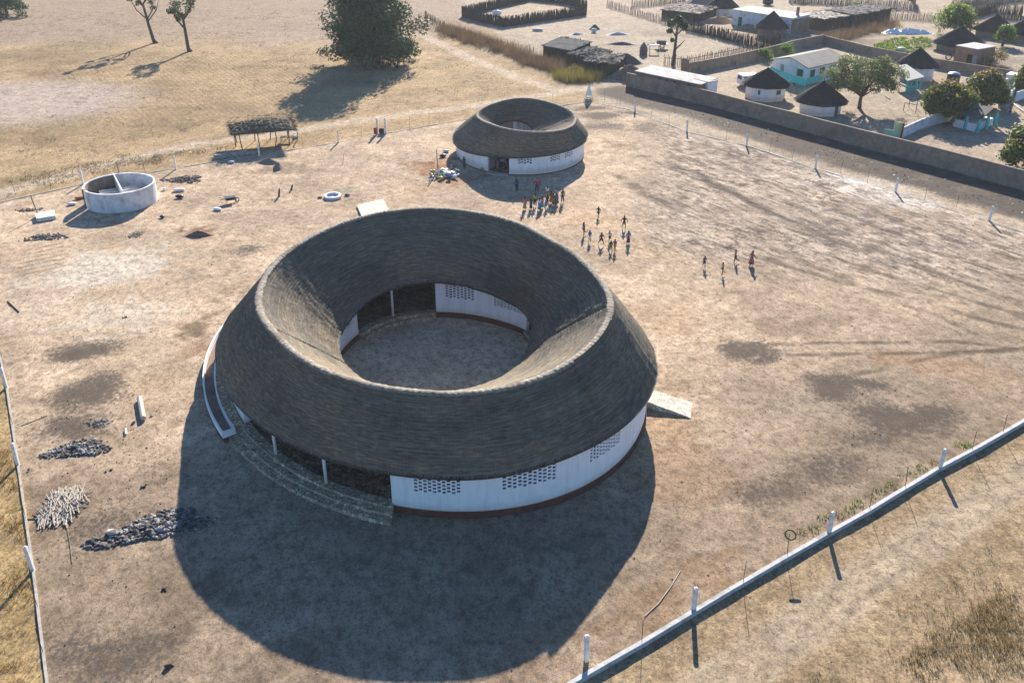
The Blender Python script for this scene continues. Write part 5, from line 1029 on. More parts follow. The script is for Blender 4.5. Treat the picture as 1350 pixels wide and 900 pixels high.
# main white house
A_, B_, C_ = g(1017,101), g(1062,112.5), g(1110,101)
d1 = B_-A_; D_ = A_+(C_-B_); cs = [tuple(A_),tuple(B_),tuple(C_),tuple(D_)]
root = empty('white_house', (*((A_+C_)/2),0), 'long white house with grey gable roof and green windows in the yard', 'house')
h = 3.0; mid1 = (A_+B_)/2; mid2 = (C_+D_)/2; mb = MB()
mb.add([(*A_,-.1),(*B_,-.1),(*C_,-.1),(*D_,-.1),(*A_,h),(*B_,h),(*C_,h),(*D_,h),(*mid1,h+.9),(*mid2,h+.9)], [(0,1,5,8,4),(1,2,6,5),(2,3,7,9,6),(3,0,4,7)]); mb.build('wall', WHITE, root)
mb = MB(); ux = d1/np.hypot(*d1); uy = (C_-B_)/np.hypot(*(C_-B_))
e = lambda p, sx, sy, z: (*(p+ux*sx+uy*sy), z)
for top, (pa, pb, sg) in ((0,(B_,C_,1)),(1,(A_,D_,-1))):
    q = [e(pa,.45*sg,-.5,h-.12), e(pb,.45*sg,.5,h-.12), e(mid2,0,.5,h+1.02), e(mid1,0,-.5,h+1.02)]
    mb.hexa([(a,b_,c_+.0) for a,b_,c_ in q], [(a,b_,c_+.12) for a,b_,c_ in q])
mb.build('roof', noise_mat('asbestos_grey', (.10,.098,.092), (.18,.172,.16), .9, .85, .2), root)
Lf = np.hypot(*d1); panel(root, cs, Lf*.28, .8, 1.2, 1.9, CEMENT, 'window'); panel(root, cs, Lf*.80, 1.3, 1.2, 1.8, GREENP, 'window'); Ls = np.hypot(*(C_-B_))
for f in (.14,.40,.66): panel(root, cs, Ls*f, 1.3, 1.2, 1.8, GREENP, 'window', edge=1)
# turquoise shade cloth on posts
r = empty('shade_cloth', (*g(1055,117),0), 'turquoise shade cloth stretched along posts before the white house', 'shade cloth'); mb = MB(); P1 = [g(1014,104), g(1038,115), g(1060,121), g(1084,114)]
vs = []
for i, p in enumerate(P1): vs += [(*p,2.15-.0*i),(p[0]-.25,p[1]-.35,1.05),(p[0]+.02,p[1]+.02,2.18)]
mb.add(vs, [(3*i,3*i+1,3*i+4,3*i+3) for i in range(3)]); mb.build('cloth', TEAL, r)
for px, py in ((1039,118.5),(1060,123),(1085,116)): p = g(px,py); mb = MB(); mb.tube([(p[0],p[1],0),(p[0],p[1],2.2)], .08, 6); mb.build('post', TEAL, r)
# parked van
def van(px, py, rz):
    c = g(px, py); r = empty('parked_van', (*c,0), 'white van parked behind the eight-sided white hut', 'van'); ca, sa = math.cos(rz), math.sin(rz); T = lambda x,y,z: (c[0]+x*ca-y*sa, c[1]+x*sa+y*ca, z)
    prof = [(-2.3,.4),(2.3,.4),(2.35,1.0),(1.75,1.15),(1.15,1.85),(.8,2.0),(-2.2,2.0),(-2.35,1.1)]; mb = MB(); n = len(prof)
    mb.add([T(x,-.88,z) for x,z in prof]+[T(x,.88,z) for x,z in prof], [tuple(range(n)), tuple(range(2*n-1,n-1,-1))]+[(i,i+n,(i+1)%n+n,(i+1)%n) for i in range(n)]); mb.build('body', noise_mat('van_white',(.66,.67,.68),(.76,.77,.77),1,.35,spec=.5), r)
    for s in (-1,1): mb = MB(); mb.box(T(-.6,.885*s,1.5), (2.7,.02,.45), rz); mb.build('window', BLACKP, r)
    mb = MB(); mb.box(T(-2.33,0,1.5), (.06,1.4,.5), rz); mb.build('window', BLACKP, r); mb = MB(); mb.add([T(1.74,-.75,1.19),T(1.74,.75,1.19),T(1.20,.7,1.82),T(1.20,-.7,1.82)], [(0,1,2,3)]); mb.build('windscreen', BLACKP, r)
    for x in (-1.45,1.45):
        for s in (-.8,.8): mb = MB(); a, b_ = T(x,s-.1,.34), T(x,s+.1,.34); mb.tube([a,b_], .34, 14); wh = mb.build('wheel', RUBBER, r); a, b_ = T(x,s-.115,.34), T(x,s+.115,.34); mb = MB(); mb.tube([a,b_], .19, 12); mb.build('rim', CEMENT, wh)
van(990,113,R(15))
# tin pavilion
a, b, c, d = [g(px,py,z) for px,py,z in ((1196,107.5,2.2),(1219,102,2.2),(1195,85.5,2.9),(1176,88.5,2.9))]
r = empty('tin_pavilion', (*((a+c)/2),0), 'open pavilion with pale tin roof and turquoise posts beside the cone-roofed hut', 'pavilion'); mb = MB(); q = [(*a,2.2),(*b,2.2),(*c,2.9),(*d,2.9)]; mb.hexa(q, [(x,y,z+.1) for x,y,z in q]); mb.build('roof', noise_mat('tin_cream',(.36,.355,.31),(.48,.47,.41),1.2,.95,.1,spec=.03), r)
for f in (.1,.37,.63,.92): p = a+(b-a)*f+(d-a)*.05; mb = MB(); mb.box((p[0],p[1],1.1), (.18,.18,2.2)); mb.build('post', TEAL, r)
for p in (c*.92+a*.08, d*.92+b*.08): mb = MB(); mb.box((p[0],p[1],1.4), (.18,.18,2.8)); mb.build('post', TEAL, r)
p = a+(b-a)*.5+(d-a)*.12; mb = MB(); mb.box((p[0],p[1],.45), (3.2,.12,.9), math.atan2((b-a)[1],(b-a)[0])); mb.build('low_wall', TEAL, r)
# water tank
c = g(1254,116); r = empty('water_tank', (*c,0), 'black plastic water tank on a low stand in the yard', 'water tank'); mb = MB(); mb.lathe((*c,0), [(1.02,.5),(1.06,.6),(1.04,1.1),(1.08,1.15),(1.04,1.2),(1.04,1.7),(1.08,1.75),(1.04,1.8),(1.02,2.3),(.9,2.42)], 26); tk = mb.build('tank', BLACKP, r, smooth=False)
mb = MB(); mb.lathe((*c,0), [(.93,2.405),(.5,2.62),(.2,2.68),(0.01,2.68)], 26); mb.build('lid', noise_mat('tank_lid_grey',(.32,.36,.40),(.42,.46,.50),2,.4,spec=.5), tk); mb = MB(); mb.lathe((*c,0), [(1.2,-.1),(1.2,.495),(0.01,.495)], 20); mb.build('stand', CEMENT, r)
# kiosk with turquoise columns
A_ = g(1268,170.5); B_ = g(1288,174.5); d1 = (B_-A_); d1 /= np.hypot(*d1); n1 = np.array([-d1[1],d1[0]])
fr = g(1288,174.5); rt = g(1311,167.5)
C1, C2_, C3, C4 = g(1256,166.5), g(1288,175), g(1311,166.5), None; C4 = C1+(C3-C2_)
root = empty('yard_kiosk', (*((C1+C3)/2),0), 'low kiosk with grey gable roof and turquoise columns under the round trees', 'kiosk'); mb = MB()
mb.hexa([(*C1,-.1),(*(C1*.12+C2_*.88),-.1),(*(C3*.88+C4*.12),-.1),(*C4,-.1)], [(*C1,1.1),(*(C1*.12+C2_*.88),1.1),(*(C3*.88+C4*.12),1.1),(*C4,1.1)]); mb.build('low_wall', WHITE, root)
for p in (C2_, (C2_+C3)/2, C3, C1*.5+C2_*.5): mb = MB(); mb.hexa([(p[0]-.22,p[1]-.22,-.1),(p[0]+.22,p[1]-.22,-.1),(p[0]+.22,p[1]+.22,-.1),(p[0]-.22,p[1]+.22,-.1)], [(p[0]-.13,p[1]-.13,2.2),(p[0]+.13,p[1]-.13,2.2),(p[0]+.13,p[1]+.13,2.2),(p[0]-.13,p[1]+.13,2.2)]); mb.build('column', TEAL, root)
mb = MB(); m1 = (C1+C4)/2; m2 = (C2_+C3)/2; ex = (m2-m1)/np.hypot(*(m2-m1))*.4
for pa, pb in ((C1,C2_),(C4,C3)):
    oa = (pa-m1)*.16; q = [(*(pa+oa-ex),2.05),(*(pb+oa+ex),2.05),(*(m2+ex),3.1),(*(m1-ex),3.1)]; mb.hexa(q, [(x,y,z+.1) for x,y,z in q])
mb.build('roof', noise_mat('roof_slate', (.055,.052,.05), (.11,.10,.095), 1.2, .8, .2), root)
mb = MB(); mb.add([(*(C2_*.85+m2*.15),2.05),(*(C3*.85+m2*.15),2.05),(*m2,2.95)], [(0,1,2)]); mb.build('gable_board', noise_mat('gable_brown',(.06,.045,.035),(.11,.085,.065),2,.85), root)
# inner low white wall with gate, gatehouse
polyline_wall('inner_wall', densify(W([(1189,181.5),(1212,171),(1232,164),(1258,158)]), 2), 1.5, .2, OLDWHITE, 'short white-washed wall running from the yard gate to the round tree', 'wall', zvar=.03)
r = empty('yard_gate', (*g(1180,183),0), 'pale green and yellow metal gate leaves at the yard wall', 'gate'); a, b = g(1166,183), g(1186,186.5); d = (b-a); an = math.atan2(d[1], d[0]); c = (a+b)/2+np.array([0,.6])
mb = MB(); mb.box((c[0],c[1],.65), (np.hypot(*d),.06,1.2), an); mb.build('gate_leaf', noise_mat('gate_green',(.16,.40,.32),(.24,.50,.42),3,.6), r)
p = g(1183,184)+np.array([.2,1.0]); mb = MB(); mb.box((p[0],p[1],1.1), (1.2,.06,2.1), an+.5); mb.build('gate_leaf', noise_mat('gate_yellow',(.42,.42,.22),(.52,.55,.32),2,.6), r)
p = g(1188,184)+np.array([.1,.4]); mb = MB(); mb.box((p[0],p[1],1.1), (.2,.2,2.3), an); mb.build('gate_post', RUST, r)
cs = rect(1322,119,1336,121,2.4); s = quad_house('gatehouse', cs, 2.5, WHITE, 'small white gatehouse with grey door near the right edge', 'gatehouse', roofmat=WHITE, over=.1, thick=.15); panel(s, cs, .95, .75, 1.9, .95, CEMENT, 'door')
polyline_wall('white_wall', densify(W([(1316,142),(1326,134),(1335,128),(1334,121.5)]), 2), 1.4, .2, WHITE, 'white low wall leading to the small gatehouse', 'wall'); polyline_wall('white_wall', densify(W([(1338,134),(1360,126)]), 2), 1.5, .2, WHITE, 'white low wall right of the small gatehouse', 'wall')
polyline_wall('path_kerb', densify(W([(1334,136),(1342,143),(1356,152)]), 1.5), .2, .3, noise_mat('kerb_cream',(.48,.42,.33),(.58,.52,.42),3,.9), 'pale kerb line on the ground by the gatehouse', 'kerb')
# drying rack
r = empty('drying_rack', (*g(1200,144),0), 'thin wooden drying rack on the sunny yard floor', 'rack')
for px, py in ((1191,146),(1207,149),(1198,141),(1208,143)): p = g(px,py); mb = MB(); mb.tube([(p[0],p[1],-.1),(p[0],p[1],1.25)], .05, 5); mb.build('post', DARKWOOD, r)
for q0, q1 in (((1191,146),(1207,149)),((1198,141),(1208,143))): a, b = g(*q0), g(*q1); mb = MB(); mb.tube([(*a,1.25),(*b,1.2)], .045, 5); mb.build('rail', DARKWOOD, r)
log('fallen_log',[(1185,109.5),(1194,113.5),(1206,117)],.16,noise_mat('log_pale',(.42,.37,.30),(.55,.50,.42),3,.9),'pale fallen log in front of the tin pavilion'); log('fallen_log',[(1168,127),(1173,130.5)],.10,noise_mat('log_pale',(.4,.3,.3),(.5,.4,.4)),'short pale log under the wide olive tree')
# flat mud house and its neighbours (top right)
cs = rect(1256,83,1284,88.5,5.5); s = quad_house('mud_house', cs, 3.1, MUDRED, 'flat-roofed brown mud house with open dark door at the top right', 'house', roofmat=noise_mat('roof_pale',(.32,.31,.30),(.42,.41,.39),1,.9), over=.12); L_ = np.hypot(*(np.array(cs[1])-np.array(cs[0]))); panel(s, cs, L_*.72, 1.0, 2.0, 1.0, DARK, 'doorway'); panel(s, cs, L_*.95, .8, 2.0, 1.0, noise_mat('door_grey',(.20,.21,.21),(.28,.28,.28),2,.7), 'door')
mb = MB(); c = g(1250,79); mb.tube([(c[0]+.55*math.cos(q),c[1]-.0,.55+.55*math.sin(q)) for q in np.linspace(0,2*math.pi,16)], .12, 7); tag(mb.build('old_tyre', RUBBER, origin=(*c,0)), 'old tyre standing left of the flat mud house', 'tyre')
# white tarpaulin heap and garden
c = g(1196,44); mb = MB(); nx, ny = 26, 8; vs = []
for i in range(nx+1):
    for j in range(ny+1):
        x = -5.6+11.2*i/nx; y = -1.3+2.6*j/ny; e = min(j, ny-j)/ny*2*min(1, min(i, nx-i)/4); vs.append((c[0]+x+random.uniform(-.15,.15), c[1]+y+random.uniform(-.15,.15), .03+e*(.75+.35*math.sin(i*.55+j*.8)*math.cos(i*.23)+random.uniform(-.35,.45))))
mb.add(vs, [(i*(ny+1)+j,(i+1)*(ny+1)+j,(i+1)*(ny+1)+j+1,i*(ny+1)+j+1) for i in range(nx) for j in range(ny)]); tag(mb.build('tarpaulin_heap', TARP, origin=(*c,0)), 'crumpled white tarpaulin heap beside the vegetable garden', 'tarpaulin')
pts = scatter_px(170, [(1150,62),(1180,50),(1222,50),(1235,58),(1205,70),(1165,68)], None, 44); V, Q = blades(pts, 10, .55, .35, .12, .8); tag(fast_mesh('garden_plants', V, Q, LEAF_BRIGHT, rng.random(len(Q))), 'rows of low green vegetables in the garden behind the yard', 'vegetables', kind='stuff')
sack(1188,67,1.6,1.2,.7,.1,noise_mat('basin_pale',(.5,.56,.58),(.62,.66,.68),2,.5),'pale basin among the vegetable garden plants','basin','basin')
# brushwood sheds
def brush_shed(name, corners, h, label, roofmat=TINDARK, rise=0.0, wallmat=None, n=260):
    c = np.mean([np.array(p) for p in corners], 0); root = empty(name, (*c,0), label, 'shed', 'brushwood sheds'); mb = MB()
    P = [np.array(p) for p in corners]
    for k in range(4):
        a, b = P[k], P[(k+1) % 4]; L = np.hypot(*(b-a)); za = h+(rise if k in (2,3) else 0); zb = h+(rise if (k+1) % 4 in (2,3) else 0)
        mb.add([(*a,-.1),(*b,-.1),(*b,zb),(*a,za)], [(0,1,2,3)])
        for i in range(int(L*6)):
            f = random.random(); p = a+(b-a)*f; t = (random.uniform(-.12,.12), random.uniform(-.12,.12)); mb.tube([(p[0],p[1],-.1),(p[0]+t[0],p[1]+t[1],(za+(zb-za)*f)*random.uniform(.8,1.12))], .06, 4, caps=False)
    mb.build('stick_wall', wallmat or DARKWOOD, root)
    if roofmat:
        mb = MB(); nu, nv = 14, 10; o = [p+(p-c)*.10 for p in P]; rough = .05 if roofmat.name == 'tin_grey' else .22; top = []
        for i in range(nu+1):
            for q in range(nv+1):
                a, b = i/nu, q/nv; p = (o[0]*(1-a)+o[1]*a)*(1-b)+(o[3]*(1-a)+o[2]*a)*b; ed = i in (0,nu) or q in (0,nv)
                jx = random.uniform(-1,1)*rough*(1.6 if ed else .5); jy = random.uniform(-1,1)*rough*(1.6 if ed else .5); top.append((p[0]+jx, p[1]+jy, h+.12+rise*b+(.0 if ed else .25*(rough > .1)*math.sin(math.pi*a)*math.sin(math.pi*b))+random.uniform(-1,1)*rough*.6))
        k = (nv+1); m = len(top); ids = lambda i, q: i*k+q
        mb.add(top+[(x,y,z-.16) for x,y,z in top], [(ids(i,q),ids(i+1,q),ids(i+1,q+1),ids(i,q+1)) for i in range(nu) for q in range(nv)]+[(m+ids(i,q),m+ids(i,q+1),m+ids(i+1,q+1),m+ids(i+1,q)) for i in range(nu) for q in range(nv)]
               +[(ids(i,0),m+ids(i,0),m+ids(i+1,0),ids(i+1,0)) for i in range(nu)]+[(ids(i,nv),ids(i+1,nv),m+ids(i+1,nv),m+ids(i,nv)) for i in range(nu)]+[(ids(0,q),ids(0,q+1),m+ids(0,q+1),m+ids(0,q)) for q in range(nv)]+[(ids(nu,q),m+ids(nu,q),m+ids(nu,q+1),ids(nu,q+1)) for q in range(nv)])
        if rough > .1:
            for _ in range(160):
                x, y, z = random.choice(top); t = random.uniform(0,6.28); l = random.uniform(.4,1.0); mb.tube([(x,y,z+.05),(x+l*math.cos(t),y+l*math.sin(t),z+random.uniform(-.15,.25))], [.05,.02], 3, caps=False)
        mb.build('roof', roofmat, root)
    return root
BRUSHROOF = noise_mat('brush_roof', (.04,.038,.036), (.13,.115,.10), 2, .95, .6)
brush_shed('tin_shed', rect(716,76,752,83,5.5), 2.2, 'dark stick shed with grey ridged tin roof behind the reeds', noise_mat('tin_grey',(.07,.072,.075),(.13,.13,.128),1,.92,.1,spec=.03), .9)
brush_shed('brush_shed', rect(748,86,776,92,6), 2.0, 'dark brush-roofed stick shed in the middle of the row behind the reeds', BRUSHROOF, .5)
brush_shed('brush_shed', rect(771,98,812,101,6), 2.2, 'low dark brush-roofed stick shed at the right end behind the yellow shrubs', BRUSHROOF, .5)
brush_shed('brush_shed', rect(1085,42,1118,36,7), 2.6, 'dark stick shed with pale flat roof at the top right, left of two', noise_mat('roof_sand',(.25,.21,.18),(.36,.32,.27),1,.9), .1)
brush_shed('brush_shed', rect(1124,37,1172,28,7), 2.8, 'dark stick shed with black roof at the top right, right of two', TINDARK, .2)
brush_shed('brush_shed', rect(872,24,920,30,8), 1.9, 'low brown straw-roofed shed at the top beside the cone-roofed hut', noise_mat('straw_brown',(.16,.13,.10),(.27,.22,.17),2,.95,.5), .5)
mound(925,8,7,4,2.6,noise_mat('straw_brown2',(.17,.13,.10),(.28,.22,.17),2,.95,.5),'straw_heap','brown straw heap at the top edge left of the cone-roofed hut','straw heap',seed=6)
mound(948,30,5,2.4,1.3,noise_mat('straw_orange',(.25,.15,.085),(.37,.24,.14),2,.95,.5),'straw_heap','orange brown straw heap before the cone-roofed hut','straw heap',seed=8); mound(986,40,4,2.0,1.2,noise_mat('straw_orange',(.25,.15,.085),(.37,.24,.14),2,.95,.5),'straw_heap','orange brown straw heap inside the stick fence','straw heap',seed=9)
# long white building at the top
A_, B_ = g(964,33), g(1041,46); d = (B_-A_)/np.hypot(*(B_-A_)); n_ = np.array([-d[1], d[0]]); cs = [tuple(A_),tuple(B_),tuple(B_+n_*6.5),tuple(A_+n_*6.5)]
s = quad_house('long_building', cs, 3.3, OLDWHITE, 'long whitish building with pale flat roof at the top of the village', 'house', roofmat=noise_mat('roof_pale',(.55,.54,.52),(.68,.66,.62)), over=.15, rise=.2); panel(s, cs, 2.4, 1.0, 2.0, 1.0, GREENP, 'door'); panel(s, cs, 9, .9, .9, 1.7, DARK, 'window'); panel(s, cs, 14, .9, .9, 1.7, DARK, 'window')
panel(s, cs, 3.25, 6.3, 3.1, 1.55, MUDRED, 'brick_end_wall', edge=1, t=.08); p = B_+n_*4-d*1.5; mb = MB(); mb.tube([(*p,3.4),(*p,5.2)], .35, 8); mb.build('chimney', MUD, s)
sack(1012,7,2.6,1.6,1.6,0,BLACKP,'dark loaded cart seen at the top behind the long building','cart_load','cart')
# stick fences
def stick_fence(pxs, h, sp, label, r=.06, mat=DARKWOOD, hv=.25, gap=0.0, rails=False):
    pts = [g(*p) for p in pxs]; mb = MB()
    for a, b in zip(pts[:-1], pts[1:]):
        L = np.hypot(*(b-a)); k = int(L/sp)
        for i in range(k):
            if random.random() < gap: continue
            p = a+(b-a)*(i+random.uniform(-.3,.3))/k; hh = h*random.uniform(1-hv,1+hv); mb.tube([(p[0],p[1]+random.uniform(-.1,.1),-.1),(p[0]+random.uniform(-.12,.12),p[1]+random.uniform(-.12,.12),hh)], [r,r*.7], 4, caps=False)
        if rails: mb.tube([(*a,h*.7),(*b,h*.7)], .05, 4)
    c = pts[len(pts)//2]; return tag(mb.build('stick_fence', mat, origin=(*c,0)), label, 'fence', 'stick fences of the village')
stick_fence([(609,22),(623,27),(664,36),(773,20),(773,12),(745,6),(700,1),(609,22)], 2.0, .075, 'dense dark stick pen standing alone at the top', .08)
stick_fence([(903,40),(935,47),(975,58),(1010,64),(1028,60)], 2.0, .13, 'dense dark stick fence before the long white building', .07)
stick_fence([(800,9),(830,18),(870,30),(900,40)], 1.5, .45, 'loose stick fence at the top left of the village', .07, GREYWOOD)
stick_fence([(875,84),(905,86),(950,77),(1000,66),(1030,62)], 1.5, .33, 'open stick fence along the lane behind the yard wall', .06, DARKWOOD, rails=True)
stick_fence([(560,22),(572,30),(600,44),(650,60),(705,70)], 1.3, .5, 'sparse stick fence behind the rust brown reeds', .06)
stick_fence([(1040,4),(1090,6),(1130,9),(1205,14)], 2.2, .16, 'long stick fence along the top edge of the village', .08, GREYWOOD)
stick_fence([(1205,14),(1204,4),(1190,-4)], 2.2, .16, 'end of the long stick fence turning up at the top edge', .08, GREYWOOD)
stick_fence([(1252,14),(1290,8),(1350,2),(1400,0)], 2.2, .16, 'stick fence at the top right corner', .08, GREYWOOD)
stick_fence([(1282,24),(1312,17),(1345,20),(1345,27),(1310,27)], 2.0, .14, 'dark stick pen between the cone roofs at the top right', .08)
stick_fence([(1170,25),(1210,27),(1240,30)], 1.6, .28, 'ragged stick fence behind the white tarpaulin', .07)
stick_fence([(833,10),(860,8),(890,4),(905,2)], 1.6, .25, 'stick fence at the top beside the straw-roofed shed', .07)
# donkey cart and small things in the open
def cart(px, py, rz):
    c = g(px, py); r = empty('donkey_cart', (*c,0), 'wooden two-wheeled cart with a load standing by the lopped tree', 'cart'); ca, sa = math.cos(rz), math.sin(rz); T = lambda x,y,z: (c[0]+x*ca-y*sa, c[1]+x*sa+y*ca, z)
    mb = MB(); mb.box(T(0,0,.85), (2.6,1.5,.12), rz); mb.build('bed', PALEWOOD, r); mb = MB(); mb.box(T(.1,0,1.25), (1.9,1.2,.65), rz); mb.build('load', TINDARK, r)
    for s in (-1,1): mb = MB(); mb.tube([T(-.1+.45*math.cos(q),.85*s,.48+.45*math.sin(q)) for q in np.linspace(0,2*math.pi,15)], .08, 6); mb.build('wheel', RUBBER, r); mb = MB(); mb.tube([T(1.2,.4*s,.85), T(3.0,.4*s,.6)], .05, 6); mb.build('shaft', GREYWOOD, r)
cart(872,64,R(170))
r = empty('stall_table', (*g(862,70),0), 'small pale roofed stand beside the loaded cart', 'stand'); p = g(862,70); mb = MB(); mb.box((p[0],p[1],1.5), (2.0,1.2,.12)); mb.build('top', TIN, r)
for sx in (-.85,.85): mb = MB(); mb.tube([(p[0]+sx,p[1],-.1),(p[0]+sx,p[1],1.45)], .06, 5); mb.build('leg', DARKWOOD, r)
c = g(848,72); mb = MB(); mb.lathe((*c,0), [(.8,-.1),(.85,.9),(.65,1.6),(.4,1.9),(.12,2.3),(0.01,2.4)], 10, jit=rng.uniform(-.12,.12,10)); tag(mb.build('grain_store', TINDARK, origin=(*c,0)), 'dark bulging grain store beside the small pale stand', 'grain store')
mound(784,39,1.8,1.4,1.0,noise_mat('ash_dark',(.06,.06,.06),(.14,.13,.125),2,.9,.4),'ash_heap','dark heap of stones in the open ground at the top','heap',seed=5); mound(760,46,2.0,1.1,.45,noise_mat('ash_pale',(.34,.35,.36),(.46,.46,.46),2,.9),'ash_heap','flat pale grey ash heap left of the dark heap','heap',seed=6); mound(814,46,2.6,1.4,.5,noise_mat('ash_pale',(.34,.35,.36),(.46,.46,.46)),'ash_heap','flat pale grey ash heap right of the dark heap','heap',seed=7); mound(820,59,3.6,1.0,.5,noise_mat('ash_dark',(.06,.06,.06),(.14,.13,.125)),'ash_heap','long low dark heap beside the grain store','heap',seed=3)
sack(709,41,2.4,1.4,.6,0,noise_mat('grey_white',(.45,.45,.45),(.66,.65,.63)),'pale stone trough below the lone stick pen','trough','trough'); sack(655,21,2.2,1.4,1.3,0,TARP,'white sheeted bundle inside the lone stick pen','bundle','bundle')
sack(783,43,1.2,1.0,.9,0,noise_mat('grey_white',(.45,.45,.45),(.66,.65,.63)),'pale drum in front of the dark heap','drum','drum')
mound(825,83,3.2,2.6,1.6,noise_mat('roof_slate',(.055,.052,.05),(.11,.10,.095)),'straw_stack','dark rounded stack right of the stick sheds','straw stack',seed=2)

# ------------------------------------------------------------------ PEOPLE
SKIN = noise_mat('dark_skin', (.030,.017,.011), (.050,.029,.019), 4, .6); HAIR = noise_mat('black_hair', (.006,.005,.005), (.014,.012,.011), 9, .8)
def skin_mesh(name, J, E, sub=1):
    keys = list(J); me = bpy.data.meshes.new(name); me.from_pydata([J[k][:3] for k in keys], [(keys.index(a), keys.index(b)) for a, b in E], [])
    o = bpy.data.objects.new(name, me); link(o); o.modifiers.new('s', 'SKIN'); sm = o.modifiers.new('b', 'SUBSURF'); sm.levels = sub; sm.render_levels = sub
    for i, k in enumerate(keys):
        sv = me.skin_vertices[0].data[i]; r = J[k][3]; sv.radius = (r, r*.8 if k in ('pelvis','waist','chest','hem') else r); sv.use_root = (i == 0)
    dg = bpy.context.evaluated_depsgraph_get(); dg.update(); m2 = bpy.data.meshes.new_from_object(o.evaluated_get(dg)); bpy.data.objects.remove(o)
    m2.materials.clear(); m2.materials.append(SKIN); m2.polygons.foreach_set('use_smooth', [True]*len(m2.polygons)); m2.name = name; return m2
def joints(pose):
    """1.70 m figure facing +y; pose gives hips, knees, arms angles (deg, forward positive)."""
    J = {}; hz = .86; J['pelvis'] = (0,0,hz,.135); J['waist'] = (0,.0,hz+.17,.12); J['chest'] = (0,.02,hz+.40,.15); J['neck'] = (0,.03,hz+.56,.055); J['head'] = (0,.05,hz+.68,.10); J['crown'] = (0,.05,hz+.80,.075)
    for s, nm in ((-1,'l'),(1,'r')):
        th, kn = pose['leg_'+nm]; sp = pose.get('spread',.02); x = .09*s
        J['hip'+nm] = (x,0,hz-.08,.09); k = (x+sp*s, .41*math.sin(R(th)), hz-.08-.40*math.cos(R(th))); J['knee'+nm] = (*k,.062)
        a = th-kn; f = (k[0]+sp*s*.6, k[1]+.40*math.sin(R(a)), k[2]-.38*math.cos(R(a))); J['ankle'+nm] = (*f,.042); J['toe'+nm] = (f[0], f[1]+.15*math.cos(R(a)), f[2]-.03+.15*math.sin(R(a)), .035)
        ar, el, out = pose['arm_'+nm]; J['sh'+nm] = (.18*s,.02,hz+.49,.062); e = (.18*s+math.sin(R(out))*.28*s, .02+.28*math.sin(R(ar))*math.cos(R(out)), hz+.49-.28*math.cos(R(ar))*math.cos(R(out))); J['elb'+nm] = (*e,.043)
        a2 = ar+el; h = (e[0]+math.sin(R(out))*.1*s, e[1]+.25*math.sin(R(a2)), e[2]-.25*math.cos(R(a2))); J['wr'+nm] = (*h,.032); J['hand'+nm] = (h[0]*1.0, h[1]+.12*math.sin(R(a2)), h[2]-.12*math.cos(R(a2)), .034)
    mn = min(J['toel'][2]-.04, J['toer'][2]-.04, J['anklel'][2]-.05, J['ankler'][2]-.05)
    return {k: (v[0], v[1], v[2]-mn, v[3]) for k, v in J.items()}
POSES = {'stand': dict(leg_l=(3,4), leg_r=(-4,4), arm_l=(5,12,10), arm_r=(-4,14,12)), 'walk': dict(leg_l=(24,8), leg_r=(-20,16), arm_l=(-22,20,8), arm_r=(24,24,8)), 'run': dict(leg_l=(42,35), leg_r=(-22,60), arm_l=(-40,70,12), arm_r=(40,75,12)),
         'stride': dict(leg_l=(30,6), leg_r=(-28,12), arm_l=(-10,25,32), arm_r=(12,25,34), spread=.09), 'hips': dict(leg_l=(4,3), leg_r=(-3,3), arm_l=(-12,60,42), arm_r=(-12,60,42), spread=.05), 'lift': dict(leg_l=(6,4), leg_r=(-12,62), arm_l=(10,60,14), arm_r=(-8,40,14))}
BE = [('pelvis','waist'),('waist','chest'),('chest','neck'),('neck','head'),('head','crown')]
for n_ in 'lr': BE += [('pelvis','hip'+n_),('hip'+n_,'knee'+n_),('knee'+n_,'ankle'+n_),('ankle'+n_,'toe'+n_),('chest','sh'+n_),('sh'+n_,'elb'+n_),('elb'+n_,'wr'+n_),('wr'+n_,'hand'+n_)]
LIB = {}
